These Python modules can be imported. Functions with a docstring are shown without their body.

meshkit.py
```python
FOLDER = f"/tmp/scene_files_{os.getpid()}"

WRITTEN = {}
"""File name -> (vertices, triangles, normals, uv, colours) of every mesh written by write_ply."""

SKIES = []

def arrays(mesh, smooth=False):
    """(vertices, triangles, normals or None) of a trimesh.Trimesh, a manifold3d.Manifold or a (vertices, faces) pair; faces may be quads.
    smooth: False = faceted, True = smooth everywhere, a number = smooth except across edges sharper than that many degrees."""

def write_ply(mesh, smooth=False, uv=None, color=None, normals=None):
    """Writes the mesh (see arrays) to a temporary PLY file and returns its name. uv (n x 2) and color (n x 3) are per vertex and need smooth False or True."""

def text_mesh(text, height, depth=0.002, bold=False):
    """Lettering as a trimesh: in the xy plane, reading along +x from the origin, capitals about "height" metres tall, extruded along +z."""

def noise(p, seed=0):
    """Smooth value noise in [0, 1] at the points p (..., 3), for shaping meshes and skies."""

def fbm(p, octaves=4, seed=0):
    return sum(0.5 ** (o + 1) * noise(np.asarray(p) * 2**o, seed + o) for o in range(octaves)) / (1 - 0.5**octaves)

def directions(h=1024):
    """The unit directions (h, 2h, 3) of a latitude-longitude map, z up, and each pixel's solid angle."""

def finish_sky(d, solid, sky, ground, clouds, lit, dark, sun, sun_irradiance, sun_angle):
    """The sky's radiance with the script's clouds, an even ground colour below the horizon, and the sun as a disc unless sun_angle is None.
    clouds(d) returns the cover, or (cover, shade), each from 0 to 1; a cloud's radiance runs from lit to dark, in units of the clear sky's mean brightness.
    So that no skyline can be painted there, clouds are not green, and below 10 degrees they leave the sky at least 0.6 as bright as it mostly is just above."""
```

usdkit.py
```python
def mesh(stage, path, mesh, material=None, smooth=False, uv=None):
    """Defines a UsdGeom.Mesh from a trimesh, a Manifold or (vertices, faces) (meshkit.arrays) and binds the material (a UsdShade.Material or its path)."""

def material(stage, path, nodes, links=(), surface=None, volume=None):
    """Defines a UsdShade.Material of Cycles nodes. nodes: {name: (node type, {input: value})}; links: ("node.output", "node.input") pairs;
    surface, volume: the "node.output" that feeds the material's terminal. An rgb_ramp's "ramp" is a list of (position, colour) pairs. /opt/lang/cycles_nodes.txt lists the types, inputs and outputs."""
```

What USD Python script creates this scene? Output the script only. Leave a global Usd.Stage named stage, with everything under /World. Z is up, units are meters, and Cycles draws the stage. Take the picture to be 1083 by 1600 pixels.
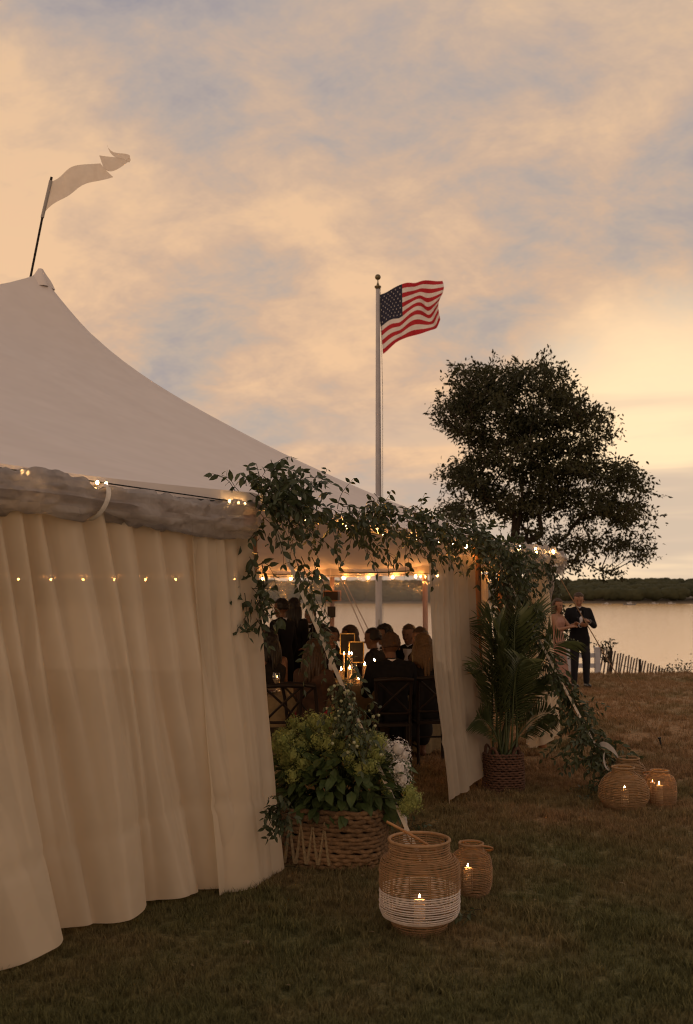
import math
import numpy as np, trimesh, manifold3d as m3
import usdkit
from meshkit import noise, fbm
from pxr import Usd, UsdGeom, UsdLux, UsdShade, Gf, Sdf, Vt

stage = Usd.Stage.CreateInMemory()
UsdGeom.SetStageUpAxis(stage, "Z")
UsdGeom.Xform.Define(stage, "/World")
PI = math.pi
rng = np.random.default_rng(7)

# ------------------------------------------------------------------ camera
F, PITCH, EYE = 1556.0, 0.0866, 1.70          # focal length in photo pixels, upward tilt, eye height
cam = UsdGeom.Camera.Define(stage, "/World/camera")
cam.CreateHorizontalApertureAttr(24.37)
cam.CreateFocalLengthAttr(24.37 * F / 1083)
cam.CreateFStopAttr(3.2)
cam.CreateFocusDistanceAttr(7.0)
cam.CreateExposureAttr(0.30)
cam.AddTranslateOp().Set((0, 0, EYE))
cam.AddRotateXOp().Set(90 + math.degrees(PITCH))
# ------------------------------------------------------------------ sky and sun
SUN_AZ, SUN_EL = 0.50, math.radians(2.5)
sd = np.array([math.sin(SUN_AZ) * math.cos(SUN_EL), math.cos(SUN_AZ) * math.cos(SUN_EL), math.sin(SUN_EL)])
dome = UsdLux.DomeLight.Define(stage, "/World/sky")
K = 10.0
c_ = lambda *a: tuple(K * x for x in a)
skym = usdkit.material(stage, "/World/Looks/dusk_sky", {
    "tc": ("texture_coordinate", {}),
    "sep": ("separate_xyz", {}),
    "zc": ("math", {"math_type": "maximum", "value2": 0.0}),
    "zo": ("math", {"math_type": "add", "value2": 0.52}),
    "dx": ("math", {"math_type": "divide"}), "dy": ("math", {"math_type": "divide"}),
    "pl": ("combine_xyz", {"z": 0.0}),
    "m1": ("mapping", {"mapping_type": "point", "location": (7.3, 2.2, 0.0), "scale": (1.5, 1.5, 1.0)}),
    "n1": ("noise_texture", {"scale": 1.75, "detail": 3.0, "roughness": 0.46, "distortion": 0.15}),
    "m2": ("mapping", {"mapping_type": "point", "location": (0.4, 5.2, 0.0), "rotation": (0, 0, 0.5), "scale": (1.2, 1.6, 1.0)}),
    "n2": ("noise_texture", {"scale": 7.5, "detail": 8.0, "roughness": 0.66, "distortion": 0.2}),
    "nm": ("mix_float", {"fac": 0.40}),
    "ramp": ("rgb_ramp", {"ramp": [(0.35, c_(.325, .285, .285)), (0.43, c_(.43, .345, .285)), (0.50, c_(.56, .378, .258)), (0.60, c_(.74, .475, .28))]}),
    "ramph": ("rgb_ramp", {"ramp": [(0.35, c_(.245, .238, .285)), (0.45, c_(.36, .315, .305)), (0.55, c_(.49, .38, .295)), (0.62, c_(.61, .43, .285))]}),
    "hi": ("map_range", {"range_type": "smoothstep", "from_min": 0.22, "from_max": 0.75, "to_min": 0.0, "to_max": 1.0, "clamp": True}),
    "hm": ("mix", {"mix_type": "mix"}),
    "lo": ("map_range", {"range_type": "smoothstep", "from_min": 0.015, "from_max": 0.13, "to_min": 0.55, "to_max": 0.0, "clamp": True}),
    "lm": ("mix", {"mix_type": "mix", "color2": c_(.62, .46, .31)}),
    "m3": ("mapping", {"mapping_type": "point", "location": (1.3, .4, 2.0), "scale": (2.2, 2.2, 24.0)}),
    "n3": ("noise_texture", {"scale": 1.0, "detail": 4.0, "roughness": 0.5, "distortion": 0.25}),
    "s3": ("map_range", {"range_type": "smoothstep", "from_min": 0.46, "from_max": 0.66, "to_min": 0.0, "to_max": 0.75, "clamp": True}),
    "l3": ("map_range", {"range_type": "smoothstep", "from_min": 0.10, "from_max": 0.26, "to_min": 1.0, "to_max": 0.0, "clamp": True}),
    "f3": ("math", {"math_type": "multiply"}),
    "c3": ("mix", {"mix_type": "mix", "color2": c_(.45, .36, .295)}),
    "dot": ("vector_math", {"math_type": "dot_product", "vector2": (math.sin(.32) * math.cos(.105), math.cos(.32) * math.cos(.105), math.sin(.105))}),
    "gl": ("map_range", {"range_type": "smootherstep", "from_min": 0.972, "from_max": 1.0, "to_min": 0.0, "to_max": 1.0, "clamp": True}),
    "glc": ("mix", {"mix_type": "mix", "color2": c_(1.02, .745, .45)}),
    "glf": ("math", {"math_type": "multiply", "value2": 0.85}),
    "el": ("map_range", {"from_min": 0.0, "from_max": 0.62, "to_min": 1.0, "to_max": 0.95, "clamp": True}),
    "elc": ("vector_math", {"math_type": "scale"}),
    "sky": ("sky_texture", {"sky_type": "single_scattering", "sun_disc": False, "sun_elevation": SUN_EL, "sun_rotation": SUN_AZ, "air_density": 1.0, "aerosol_density": 2.0}),
    "cover": ("map_range", {"from_min": 0.26, "from_max": 0.42, "to_min": 0.93, "to_max": 1.0, "clamp": True}),
    "mx": ("mix", {"mix_type": "mix"}),
    "bg": ("background_shader", {"strength": 0.1}),
}, [("tc.generated", "sep.vector"), ("sep.z", "zc.value1"), ("zc.value", "zo.value1"),
    ("sep.x", "dx.value1"), ("zo.value", "dx.value2"), ("sep.y", "dy.value1"), ("zo.value", "dy.value2"),
    ("dx.value", "pl.x"), ("dy.value", "pl.y"), ("pl.vector", "m1.vector"), ("m1.vector", "n1.vector"),
    ("pl.vector", "m2.vector"), ("m2.vector", "n2.vector"), ("n1.fac", "nm.a"), ("n2.fac", "nm.b"), ("nm.result", "ramp.fac"),
    ("tc.generated", "dot.vector1"), ("dot.value", "gl.value"), ("gl.result", "glf.value1"), ("glf.value", "glc.fac"), ("nm.result", "ramph.fac"), ("sep.z", "hi.value"), ("hi.result", "hm.fac"), ("ramp.color", "hm.color1"), ("ramph.color", "hm.color2"), ("sep.z", "lo.value"), ("lo.result", "lm.fac"), ("hm.color", "lm.color1"), ("lm.color", "glc.color1"),
    ("sep.z", "el.value"), ("tc.generated", "m3.vector"), ("m3.vector", "n3.vector"), ("n3.fac", "s3.value"), ("sep.z", "l3.value"), ("s3.result", "f3.value1"), ("l3.result", "f3.value2"), ("f3.value", "c3.fac"), ("glc.color", "c3.color1"), ("c3.color", "elc.vector1"), ("el.result", "elc.scale"),
    ("nm.result", "cover.value"), ("cover.result", "mx.fac"), ("sky.color", "mx.color1"), ("elc.vector", "mx.color2"), ("mx.color", "bg.color")],
    surface="bg.background")
UsdShade.MaterialBindingAPI.Apply(dome.GetPrim()).Bind(skym)
dome.GetPrim().SetCustomDataByKey("kind", "structure")
sun = UsdLux.DistantLight.Define(stage, "/World/sun")
sun.CreateNormalizeAttr(True)
sun.CreateIntensityAttr(0.10)
sun.CreateAngleAttr(10.0)
sun.CreateColorAttr(Gf.Vec3f(1.0, 0.62, 0.34))
sun.AddRotateZOp().Set(-math.degrees(SUN_AZ) + 180)
sun.AddRotateXOp().Set(-(90 - math.degrees(SUN_EL)) * 1.0)

# ------------------------------------------------------------------ helpers
used = {}
def numbered(path):
    n = used.get(path, -1) + 1
    used[path] = n
    return path if n == 0 else f"{path}_{n:03d}"

def keys(prim, label=None, cat=None, group=None, kind=None):
    for k, v in (("label", label), ("category", cat), ("group", group), ("kind", kind)):
        if v:
            prim.SetCustomDataByKey(k, v)

def arr(mesh):
    if hasattr(mesh, "to_mesh"):
        q = mesh.to_mesh()
        return np.array(q.vert_properties[:, :3], float), np.array(q.tri_verts, int)
    if isinstance(mesh, (tuple, list)):
        v, f = np.asarray(mesh[0], float), np.asarray(mesh[1], int)
        if f.shape[1] == 4:
            f = np.vstack([f[:, [0, 1, 2]], f[:, [0, 2, 3]]])
        return v, f
    return np.array(mesh.vertices), np.array(mesh.faces)

def join(ms):
    vs, fs, n = [], [], 0
    for m in ms:
        v, f = arr(m)
        vs.append(v); fs.append(f + n); n += len(v)
    return np.vstack(vs), np.vstack(fs)

class Thing:
    """An Xform at the thing's base; parts are given in world coordinates."""
    def __init__(s, name, label, cat, base=(0, 0, 0), group=None, kind=None):
        s.path = numbered("/World/" + name)
        s.base = np.array(base, float)
        x = UsdGeom.Xform.Define(stage, s.path)
        s.op = x.AddTranslateOp(); s.op.Set(Gf.Vec3d(*map(float, base)))
        s.prim = x.GetPrim()
        keys(s.prim, label, cat, group, kind)
    def add(s, name, mesh, mat, parent=None, smooth=False, label=None, kind=None, local=False, uv=None):
        v, f = arr(mesh)
        if not local:
            v = v - s.base
        p = numbered((parent or s.path) + "/" + name)
        m = usdkit.mesh(stage, p, (v, f), mat, smooth, uv)
        keys(m.GetPrim(), label, None, None, kind)
        return p

def solo(name, mesh, mat, label=None, cat=None, group=None, kind=None, smooth=False, uv=None):
    p = numbered("/World/" + name)
    m = usdkit.mesh(stage, p, arr(mesh), mat, smooth, uv)
    keys(m.GetPrim(), label, cat, group, kind)
    return m

def copy_of(src, name, loc, rz, label, group=None, scale=None):
    p = numbered("/World/" + name)
    x = UsdGeom.Xform.Define(stage, p)
    r = x.GetPrim()
    r.GetReferences().AddInternalReference(src.path)
    x.ClearXformOpOrder()
    x.AddTranslateOp(opSuffix="c").Set(Gf.Vec3d(*map(float, loc)))
    x.AddRotateZOp(opSuffix="c").Set(math.degrees(rz))
    if scale:
        x.AddScaleOp(opSuffix="c").Set(Gf.Vec3f(*scale))
    r.SetInstanceable(True)
    keys(r, label, None, group)
    return r

cp, sp = math.cos(PITCH), math.sin(PITCH)
def ray(px, py):
    cx, cy = (px - 541.5) / F, (800 - py) / F
    return np.array([cx, cp - cy * sp, sp + cy * cp])
def W(px, py, Y):
    d = ray(px, py); return np.array([0, 0, EYE]) + d * (Y / d[1])
def G(px, py, z=0.0):
    d = ray(px, py); return np.array([0, 0, EYE]) + d * ((z - EYE) / d[2])

def unit(v):
    v = np.asarray(v, float); return v / max(np.linalg.norm(v), 1e-9)

def box(cx, cy, cz, sx, sy, sz, rz=0.0):
    m = trimesh.creation.box((sx, sy, sz))
    if rz: m.apply_transform(trimesh.transformations.rotation_matrix(rz, (0, 0, 1)))
    m.apply_translation((cx, cy, cz)); return m

def tube(pts, r, n=8, closed=False, cap=True):
    pts = np.asarray(pts, float); k = len(pts)
    r = np.broadcast_to(np.asarray(r, float), (k,))
    if closed:
        t = np.roll(pts, -1, 0) - np.roll(pts, 1, 0)
    else:
        t = np.gradient(pts, axis=0)
    t /= np.maximum(np.linalg.norm(t, axis=1, keepdims=True), 1e-9)
    ref = np.array([0, 0, 1.0]) if abs(t[:, 2]).mean() < 0.8 else np.array([1.0, 0.13, 0])
    a = np.cross(t, ref); a /= np.maximum(np.linalg.norm(a, axis=1, keepdims=True), 1e-9)
    b = np.cross(t, a)
    th = np.arange(n) / n * 2 * PI
    v = (pts[:, None] + r[:, None, None] * (np.cos(th)[None, :, None] * a[:, None] + np.sin(th)[None, :, None] * b[:, None])).reshape(-1, 3)
    rows = k if closed else k - 1
    i, j = np.meshgrid(np.arange(rows), np.arange(n), indexing="ij")
    i2, j2 = (i + 1) % k, (j + 1) % n
    q = np.stack([i * n + j, i2 * n + j, i2 * n + j2, i * n + j2], -1).reshape(-1, 4)
    f = np.vstack([q[:, [0, 1, 2]], q[:, [0, 2, 3]]])
    if cap and not closed:
        ex = [[0, x + 1, x] for x in range(1, n - 1)] + [[(k - 1) * n, (k - 1) * n + x, (k - 1) * n + x + 1] for x in range(1, n - 1)]
        f = np.vstack([f, ex])
    return v, f[:, ::-1]

def grid(P):
    """P: (m, n, 3) -> sheet"""
    m, n = P.shape[:2]
    i, j = np.meshgrid(np.arange(m - 1), np.arange(n - 1), indexing="ij")
    q = np.stack([i * n + j, (i + 1) * n + j, (i + 1) * n + j + 1, i * n + j + 1], -1).reshape(-1, 4)
    return P.reshape(-1, 3), np.vstack([q[:, [0, 1, 2]], q[:, [0, 2, 3]]])

def lathe(prof, n=32, c=(0, 0, 0)):
    prof = np.asarray(prof, float); k = len(prof)
    th = np.arange(n) / n * 2 * PI
    v = np.stack([prof[:, None, 0] * np.cos(th), prof[:, None, 0] * np.sin(th), np.broadcast_to(prof[:, None, 1], (k, n))], -1).reshape(-1, 3) + np.asarray(c)
    i, j = np.meshgrid(np.arange(k - 1), np.arange(n), indexing="ij"); j2 = (j + 1) % n
    q = np.stack([i * n + j, i * n + j2, (i + 1) * n + j2, (i + 1) * n + j], -1).reshape(-1, 4)
    return v, np.vstack([q[:, [0, 1, 2]], q[:, [0, 2, 3]]])

def spline(pts, n):
    from scipy.interpolate import CubicSpline
    pts = np.asarray(pts, float)
    d = np.r_[0, np.cumsum(np.linalg.norm(np.diff(pts, axis=0), axis=1))]
    return CubicSpline(d, pts)(np.linspace(0, d[-1], n))

def leaves(p, d, nrm, L, Wd, fold=0.25, curl=0.15):
    """Pointed leaves with a folded midrib: 8 triangles each. p, d, nrm (k,3); L, Wd (k,)."""
    p, d, nrm = (np.asarray(x, float) for x in (p, d, nrm)); k = len(p)
    L = np.broadcast_to(L, (k,))[:, None]; Wd = np.broadcast_to(Wd, (k,))[:, None]
    d = d / np.maximum(np.linalg.norm(d, axis=1, keepdims=True), 1e-9)
    s = np.cross(d, nrm); s /= np.maximum(np.linalg.norm(s, axis=1, keepdims=True), 1e-9)
    u = np.cross(s, d)
    at = lambda a, w, h: p + d * L * a + s * Wd * w + u * L * h
    V = np.stack([at(0, 0, 0), at(.3, .42, fold * .22), at(.3, 0, 0.0), at(.3, -.42, fold * .22), at(.65, .36, fold * .15 - curl * .3), at(.65, 0, -curl * .3), at(.65, -.36, fold * .15 - curl * .3), at(1, 0, -curl)], 1)
    T = np.array([[0, 2, 1], [0, 3, 2], [1, 2, 5], [1, 5, 4], [2, 3, 6], [2, 6, 5], [4, 5, 7], [5, 6, 7]])
    return V.reshape(-1, 3), (np.arange(k)[:, None, None] * 8 + T[None]).reshape(-1, 3)

def rdir(k):
    v = rng.normal(size=(k, 3)); return v / np.linalg.norm(v, axis=1, keepdims=True)

# ------------------------------------------------------------------ materials
def pm(name, c1, c2=None, scale=8.0, rough=0.7, bump=0.0, bscale=60.0, transl=0.0, clear=0.0, spec=0.3, metal=0.0, coord="object", rnd=0.0, stretch=(1, 1, 1), sheen=0.0):
    c2 = c2 or tuple(x * 0.7 for x in c1)
    n = {"tc": ("texture_coordinate", {}), "g": ("geometry", {}), "mp": ("mapping", {"mapping_type": "point", "scale": stretch}),
         "n": ("noise_texture", {"scale": scale, "detail": 4.0, "roughness": 0.6}),
         "r": ("rgb_ramp", {"ramp": [(0.3, c2), (0.7, c1)]}),
         "p": ("principled_bsdf", {"roughness": rough, "specular_ior_level": spec, "metallic": metal, "sheen_weight": sheen})}
    src = "tc.object" if coord == "object" else "g.position"
    l = [(src, "mp.vector"), ("mp.vector", "n.vector"), ("n.fac", "r.fac")]
    col = "r.color"
    if rnd:
        n["oi"] = ("object_info", {}); n["rm"] = ("map_range", {"to_min": 1 - rnd, "to_max": 1 + rnd}); n["rs"] = ("vector_math", {"math_type": "scale"})
        l += [("oi.random", "rm.value"), (col, "rs.vector1"), ("rm.result", "rs.scale")]; col = "rs.vector"
    l.append((col, "p.base_color"))
    if bump:
        n["bn"] = ("noise_texture", {"scale": bscale, "detail": 3.0}); n["b"] = ("bump", {"strength": 1.0, "distance": bump})
        l += [("mp.vector", "bn.vector"), ("bn.fac", "b.height"), ("b.normal", "p.normal")]
    out = "p.BSDF"
    if transl:
        n["t"] = ("translucent_bsdf", {}); n["mt"] = ("mix_closure", {"fac": transl})
        l += [(col, "t.color"), (out, "mt.closure1"), ("t.BSDF", "mt.closure2")]; out = "mt.closure"
    if clear:
        n["tr"] = ("transparent_bsdf", {}); n["mc"] = ("mix_closure", {"fac": clear})
        l += [(out, "mc.closure1"), ("tr.BSDF", "mc.closure2")]; out = "mc.closure"
    return usdkit.material(stage, "/World/Looks/" + name, n, l, surface=out)

def emit(name, col, strength):
    return usdkit.material(stage, "/World/Looks/" + name, {"e": ("emission", {"color": col, "strength": strength})}, [], surface="e.emission")

M = dict(
    roof=pm("sailcloth", (.63, .565, .54), (.59, .525, .50), 3, .75, .012, 2.6, transl=.04),
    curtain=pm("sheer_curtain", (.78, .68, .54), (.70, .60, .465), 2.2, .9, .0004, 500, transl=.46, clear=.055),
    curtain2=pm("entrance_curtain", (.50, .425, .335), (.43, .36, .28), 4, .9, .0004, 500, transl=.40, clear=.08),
    vinyl=pm("rolled_vinyl", (.40, .36, .34), (.24, .21, .20), 5, .16, .022, 16, transl=.50, clear=.26, spec=.8),
    strap=pm("webbing", (.62, .56, .50), (.50, .44, .38), 40, .8),
    ribbon=pm("white_ribbon", (.40, .37, .35), (.34, .31, .29), 30, .6, transl=.25),
    wood=pm("honey_wood", (.34, .15, .06), (.22, .09, .035), 6, .55, .001, 80, stretch=(6, 6, 1)),
    darkwood=pm("dark_wood", (.020, .013, .010), (.012, .008, .006), 10, .5, spec=.2),
    rope=pm("jute_rope", (.34, .22, .13), (.22, .13, .07), 60, .9),
    leaf=pm("vine_leaf", (.056, .070, .030), (.028, .040, .017), 9, .5, transl=.22, spec=.45),
    leaf2=pm("vine_leaf_light", (.085, .105, .055), (.045, .065, .03), 9, .5, transl=.25, spec=.45),
    palm=pm("palm_leaf", (.11, .125, .048), (.058, .078, .030), 12, .45, transl=.22, spec=.45),
    hleaf=pm("hydrangea_leaf", (.075, .105, .032), (.035, .058, .018), 12, .55, transl=.25),
    bloom=pm("lime_bloom", (.35, .36, .12), (.19, .23, .065), 22, .8, transl=.25),
    white=pm("white_petal", (.72, .68, .66), (.58, .54, .5), 25, .8, transl=.25),
    tiny=pm("pale_floret", (.48, .47, .30), (.30, .32, .17), 25, .8, transl=.2),
    bark=pm("bark", (.045, .032, .022), (.022, .016, .012), 9, .9, .01, 20, stretch=(3, 3, 1)),
    crown=pm("tree_leaf", (.052, .050, .020), (.022, .026, .012), 1.2, .6, transl=.28, coord="pos"),
    wicker=pm("rattan", (.33, .195, .10), (.21, .12, .058), 25, .65, .001, 200, rnd=.12),
    wickerdark=pm("rattan_brown", (.30, .19, .10), (.19, .115, .055), 25, .7, .001, 200, rnd=.12),
    whitecord=pm("white_cord", (.62, .54, .50), (.48, .41, .37), 30, .75, .001, 200, rnd=.08),
    bamboo=pm("bamboo", (.36, .18, .07), (.24, .11, .04), 20, .45),
    seagrass=pm("seagrass", (.19, .112, .058), (.085, .05, .026), 34, .9, .006, 90, rnd=.18),
    seadark=pm("seagrass_brown", (.13, .066, .042), (.07, .036, .024), 34, .9, .006, 90, rnd=.15),
    inlay=pm("pale_braid", (.27, .20, .115), (.17, .12, .065), 50, .9, .004, 120),
    wax=pm("candle_wax", (.72, .58, .40), (.62, .48, .32), 6, .5, transl=.4),
    black=pm("black_wick", (.01, .01, .01), None, 6, .8),
    flame=emit("flame", (1.0, .50, .16), 120.0),
    bulb=emit("bulb_glow", (1.0, .40, .085), 210.0),
    bulbsmall=emit("bulb_glow_small", (1.0, .55, .18), 50.0),
    wire=pm("dark_wire", (.02, .018, .016), None, 6, .6),
    metal=pm("painted_pole", (.36, .35, .38), (.30, .29, .32), 5, .45, spec=.5),
    bronze=pm("bronze_ball", (.16, .13, .07), (.10, .08, .045), 6, .4, metal=.6),
    red=pm("red_cloth", (.46, .025, .035), (.36, .018, .028), 9, .8, transl=.3),
    flagwhite=pm("white_cloth", (.74, .68, .66), (.66, .60, .58), 9, .8, transl=.3),
    navy=pm("navy_cloth", (.030, .030, .055), (.022, .022, .042), 9, .8, transl=.2),
    pennant=pm("pennant_cloth", (.74, .64, .55), (.66, .56, .47), 9, .85, transl=.55, clear=.12),
    suit=pm("black_suit", (.012, .012, .015), (.006, .006, .007), 30, .9, spec=.15),
    suit2=pm("charcoal_suit", (.018, .016, .016), (.010, .009, .010), 30, .9, spec=.15),
    trousers=pm("dark_trousers", (.016, .016, .022), None, 30, .85),
    shirt=pm("white_shirt", (.62, .60, .64), (.56, .54, .58), 20, .8),
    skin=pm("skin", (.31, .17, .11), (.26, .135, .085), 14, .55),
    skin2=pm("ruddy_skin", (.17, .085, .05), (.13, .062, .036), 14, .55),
    hairdark=pm("dark_hair", (.018, .012, .009), (.008, .006, .005), 60, .5),
    hairbrown=pm("brown_hair", (.060, .033, .017), (.032, .018, .010), 60, .5),
    hairauburn=pm("auburn_hair", (.075, .040, .022), (.045, .024, .013), 60, .7),
    hairblond=pm("blond_hair", (.13, .075, .034), (.075, .042, .018), 60, .6),
    pink=pm("blush_dress", (.36, .20, .155), (.29, .15, .115), 16, .7),
    rust=pm("rust_dress", (.070, .036, .022), (.042, .021, .013), 22, .8),
    reddress=pm("red_skirt", (.26, .024, .034), (.17, .014, .02), 10, .7),
    plum=pm("plum_cloth", (.10, .05, .05), (.07, .035, .035), 10, .8),
    linen=pm("linen_cloth", (.24, .18, .10), (.18, .135, .075), 30, .85),
    china=pm("china", (.66, .60, .52), None, 5, .25, spec=.5),
    brass=pm("brass", (.60, .38, .13), (.5, .3, .1), 5, .3, metal=.9),
    paint=pm("white_paint", (.50, .50, .54), (.42, .42, .46), 6, .6),
    slat=pm("weathered_slat", (.22, .19, .17), (.14, .12, .11), 30, .9, rnd=.2),
    eye=pm("eye_dark", (.02, .014, .01), None, 5, .3),
    lip=pm("lip", (.34, .13, .10), None, 5, .5),
    shoe=pm("black_leather", (.012, .011, .011), None, 20, .3),
    hull=pm("white_hull", (.55, .55, .58), None, 1, .4), hullb=pm("blue_hull", (.16, .20, .30), None, 1, .4),
    wood_far=pm("far_wood", (.060, .060, .030), (.034, .038, .020), .06, .95, coord="pos"),
    shore=pm("shore_soil", (.16, .12, .08), (.09, .07, .05), .05, .95, coord="pos"),
    twig=pm("twig", (.05, .04, .02), None, 10, .9),
)
M["glass"] = usdkit.material(stage, "/World/Looks/drinking_glass", {"p": ("principled_bsdf", {"base_color": (1, 1, 1), "roughness": 0.03, "transmission_weight": 1.0, "ior": 1.45})}, [], surface="p.BSDF")
M["pane"] = usdkit.material(stage, "/World/Looks/clear_vinyl", {
    "t": ("transparent_bsdf", {"color": (.82, .80, .78)}), "d": ("translucent_bsdf", {"color": (.7, .66, .62)}), "m": ("mix_closure", {"fac": .10}),
    "g": ("glossy_bsdf", {"roughness": .08, "color": (.9, .9, .9)}), "o": ("mix_closure", {"fac": .05})},
    [("t.BSDF", "m.closure1"), ("d.BSDF", "m.closure2"), ("m.closure", "o.closure1"), ("g.BSDF", "o.closure2")], surface="o.closure")
# lawn: green near and in patches, dry and brown elsewhere
def lawn_mat(name, bump):
    n = {"g": ("geometry", {}), "n1": ("noise_texture", {"scale": .55, "detail": 5.0, "roughness": .65}), "n2": ("noise_texture", {"scale": 28.0, "detail": 5.0, "roughness": .7}),
         "r1": ("rgb_ramp", {"ramp": [(.34, (.125, .125, .058)), (.50, (.190, .150, .078)), (.64, (.290, .192, .110))]}),
         "r2": ("rgb_ramp", {"ramp": [(.3, (.40, .42, .42)), (.7, (1.6, 1.5, 1.35))]}),
         "sx": ("separate_xyz", {}), "far": ("map_range", {"from_min": 4.5, "from_max": 10.5, "to_min": -.12, "to_max": .13, "clamp": True}), "ad": ("math", {"math_type": "add"}),
         "mu": ("mix", {"mix_type": "multiply", "fac": 1.0}), "p": ("principled_bsdf", {"roughness": .9, "specular_ior_level": .15})}
    l = [("g.position", "n1.vector"), ("g.position", "n2.vector"), ("g.position", "sx.vector"), ("sx.y", "far.value"), ("n1.fac", "ad.value1"), ("far.result", "ad.value2"), ("ad.value", "r1.fac"),
         ("n2.fac", "r2.fac"), ("r1.color", "mu.color1"), ("r2.color", "mu.color2"), ("mu.color", "p.base_color")]
    out = "p.BSDF"
    if bump:
        n["b"] = ("bump", {"strength": 1.0, "distance": .03}); l += [("n2.fac", "b.height"), ("b.normal", "p.normal")]
    else:
        n["t"] = ("translucent_bsdf", {}); n["mt"] = ("mix_closure", {"fac": .25}); l += [("mu.color", "t.color"), ("p.BSDF", "mt.closure1"), ("t.BSDF", "mt.closure2")]; out = "mt.closure"
    return usdkit.material(stage, "/World/Looks/" + name, n, l, surface=out)
M["lawn"], M["blade"] = lawn_mat("lawn_turf", True), lawn_mat("grass_blade", False)
M["water"] = usdkit.material(stage, "/World/Looks/bay_water", {
    "g": ("geometry", {}), "mp": ("mapping", {"mapping_type": "point", "scale": (.5, 1.6, 1)}), "n": ("noise_texture", {"scale": .9, "detail": 5.0, "roughness": .6}),
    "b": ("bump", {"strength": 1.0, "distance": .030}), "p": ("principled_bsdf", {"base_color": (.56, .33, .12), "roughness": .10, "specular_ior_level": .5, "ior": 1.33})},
    [("g.position", "mp.vector"), ("mp.vector", "n.vector"), ("n.fac", "b.height"), ("b.normal", "p.normal")], surface="p.BSDF")

# ------------------------------------------------------------------ ground, water, far shore
SHORE_Y = 23.2
def ground_z(x, y):
    x, y = np.asarray(x, float), np.asarray(y, float)
    edge = SHORE_Y + 0.9 * (noise(np.stack([x * .22, y * 0, x * 0], -1), 3) - .5) + .5 * (noise(np.stack([x * .9, y * 0, x * 0], -1), 4) - .5)
    t = np.clip((y - edge) / 6.5, 0, 1)
    bank = -4.1 * (t * t * (3 - 2 * t)) ** .8
    bump = .05 * (noise(np.stack([x * .6, y * .6, x * 0], -1), 5) - .5) * np.clip((y - 6) / 6, 0, 1)
    return bank + bump
xs = np.concatenate([np.linspace(-60, -14, 14), np.linspace(-12, 14, 90), np.linspace(16, 60, 14)])
ys = np.concatenate([np.linspace(-30, 2, 10), np.linspace(3, 21, 60), np.linspace(21.3, 32, 50), [40]])
X, Y = np.meshgrid(xs, ys, indexing="ij")
solo("lawn", grid(np.stack([X, Y, ground_z(X, Y)], -1)), M["lawn"], kind="structure", smooth=True)
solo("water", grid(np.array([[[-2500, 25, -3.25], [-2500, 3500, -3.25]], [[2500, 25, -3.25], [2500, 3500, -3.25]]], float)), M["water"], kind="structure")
sx_ = np.linspace(-900, 1100, 120)
fz = lambda x: 4 * noise(np.stack([x * .006, x * 0, x * 0], -1), 8)
P = np.stack([np.stack([sx_, 935 + 30 * noise(np.stack([sx_ * .01, sx_ * 0, sx_ * 0], -1), 9) + d, -3.6 + h + (fz(sx_) if h > 3 else 0 * sx_)], -1) for d, h in ((0, 0), (12, 1.4), (40, 4), (160, 8), (500, 9))], 1)
solo("far_shore", grid(P), M["shore"], kind="structure", smooth=True)
ico = trimesh.creation.icosphere(2); ico1 = trimesh.creation.icosphere(1); iv, if_ = np.array(ico.vertices), np.array(ico.faces)
crowns = []
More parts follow.
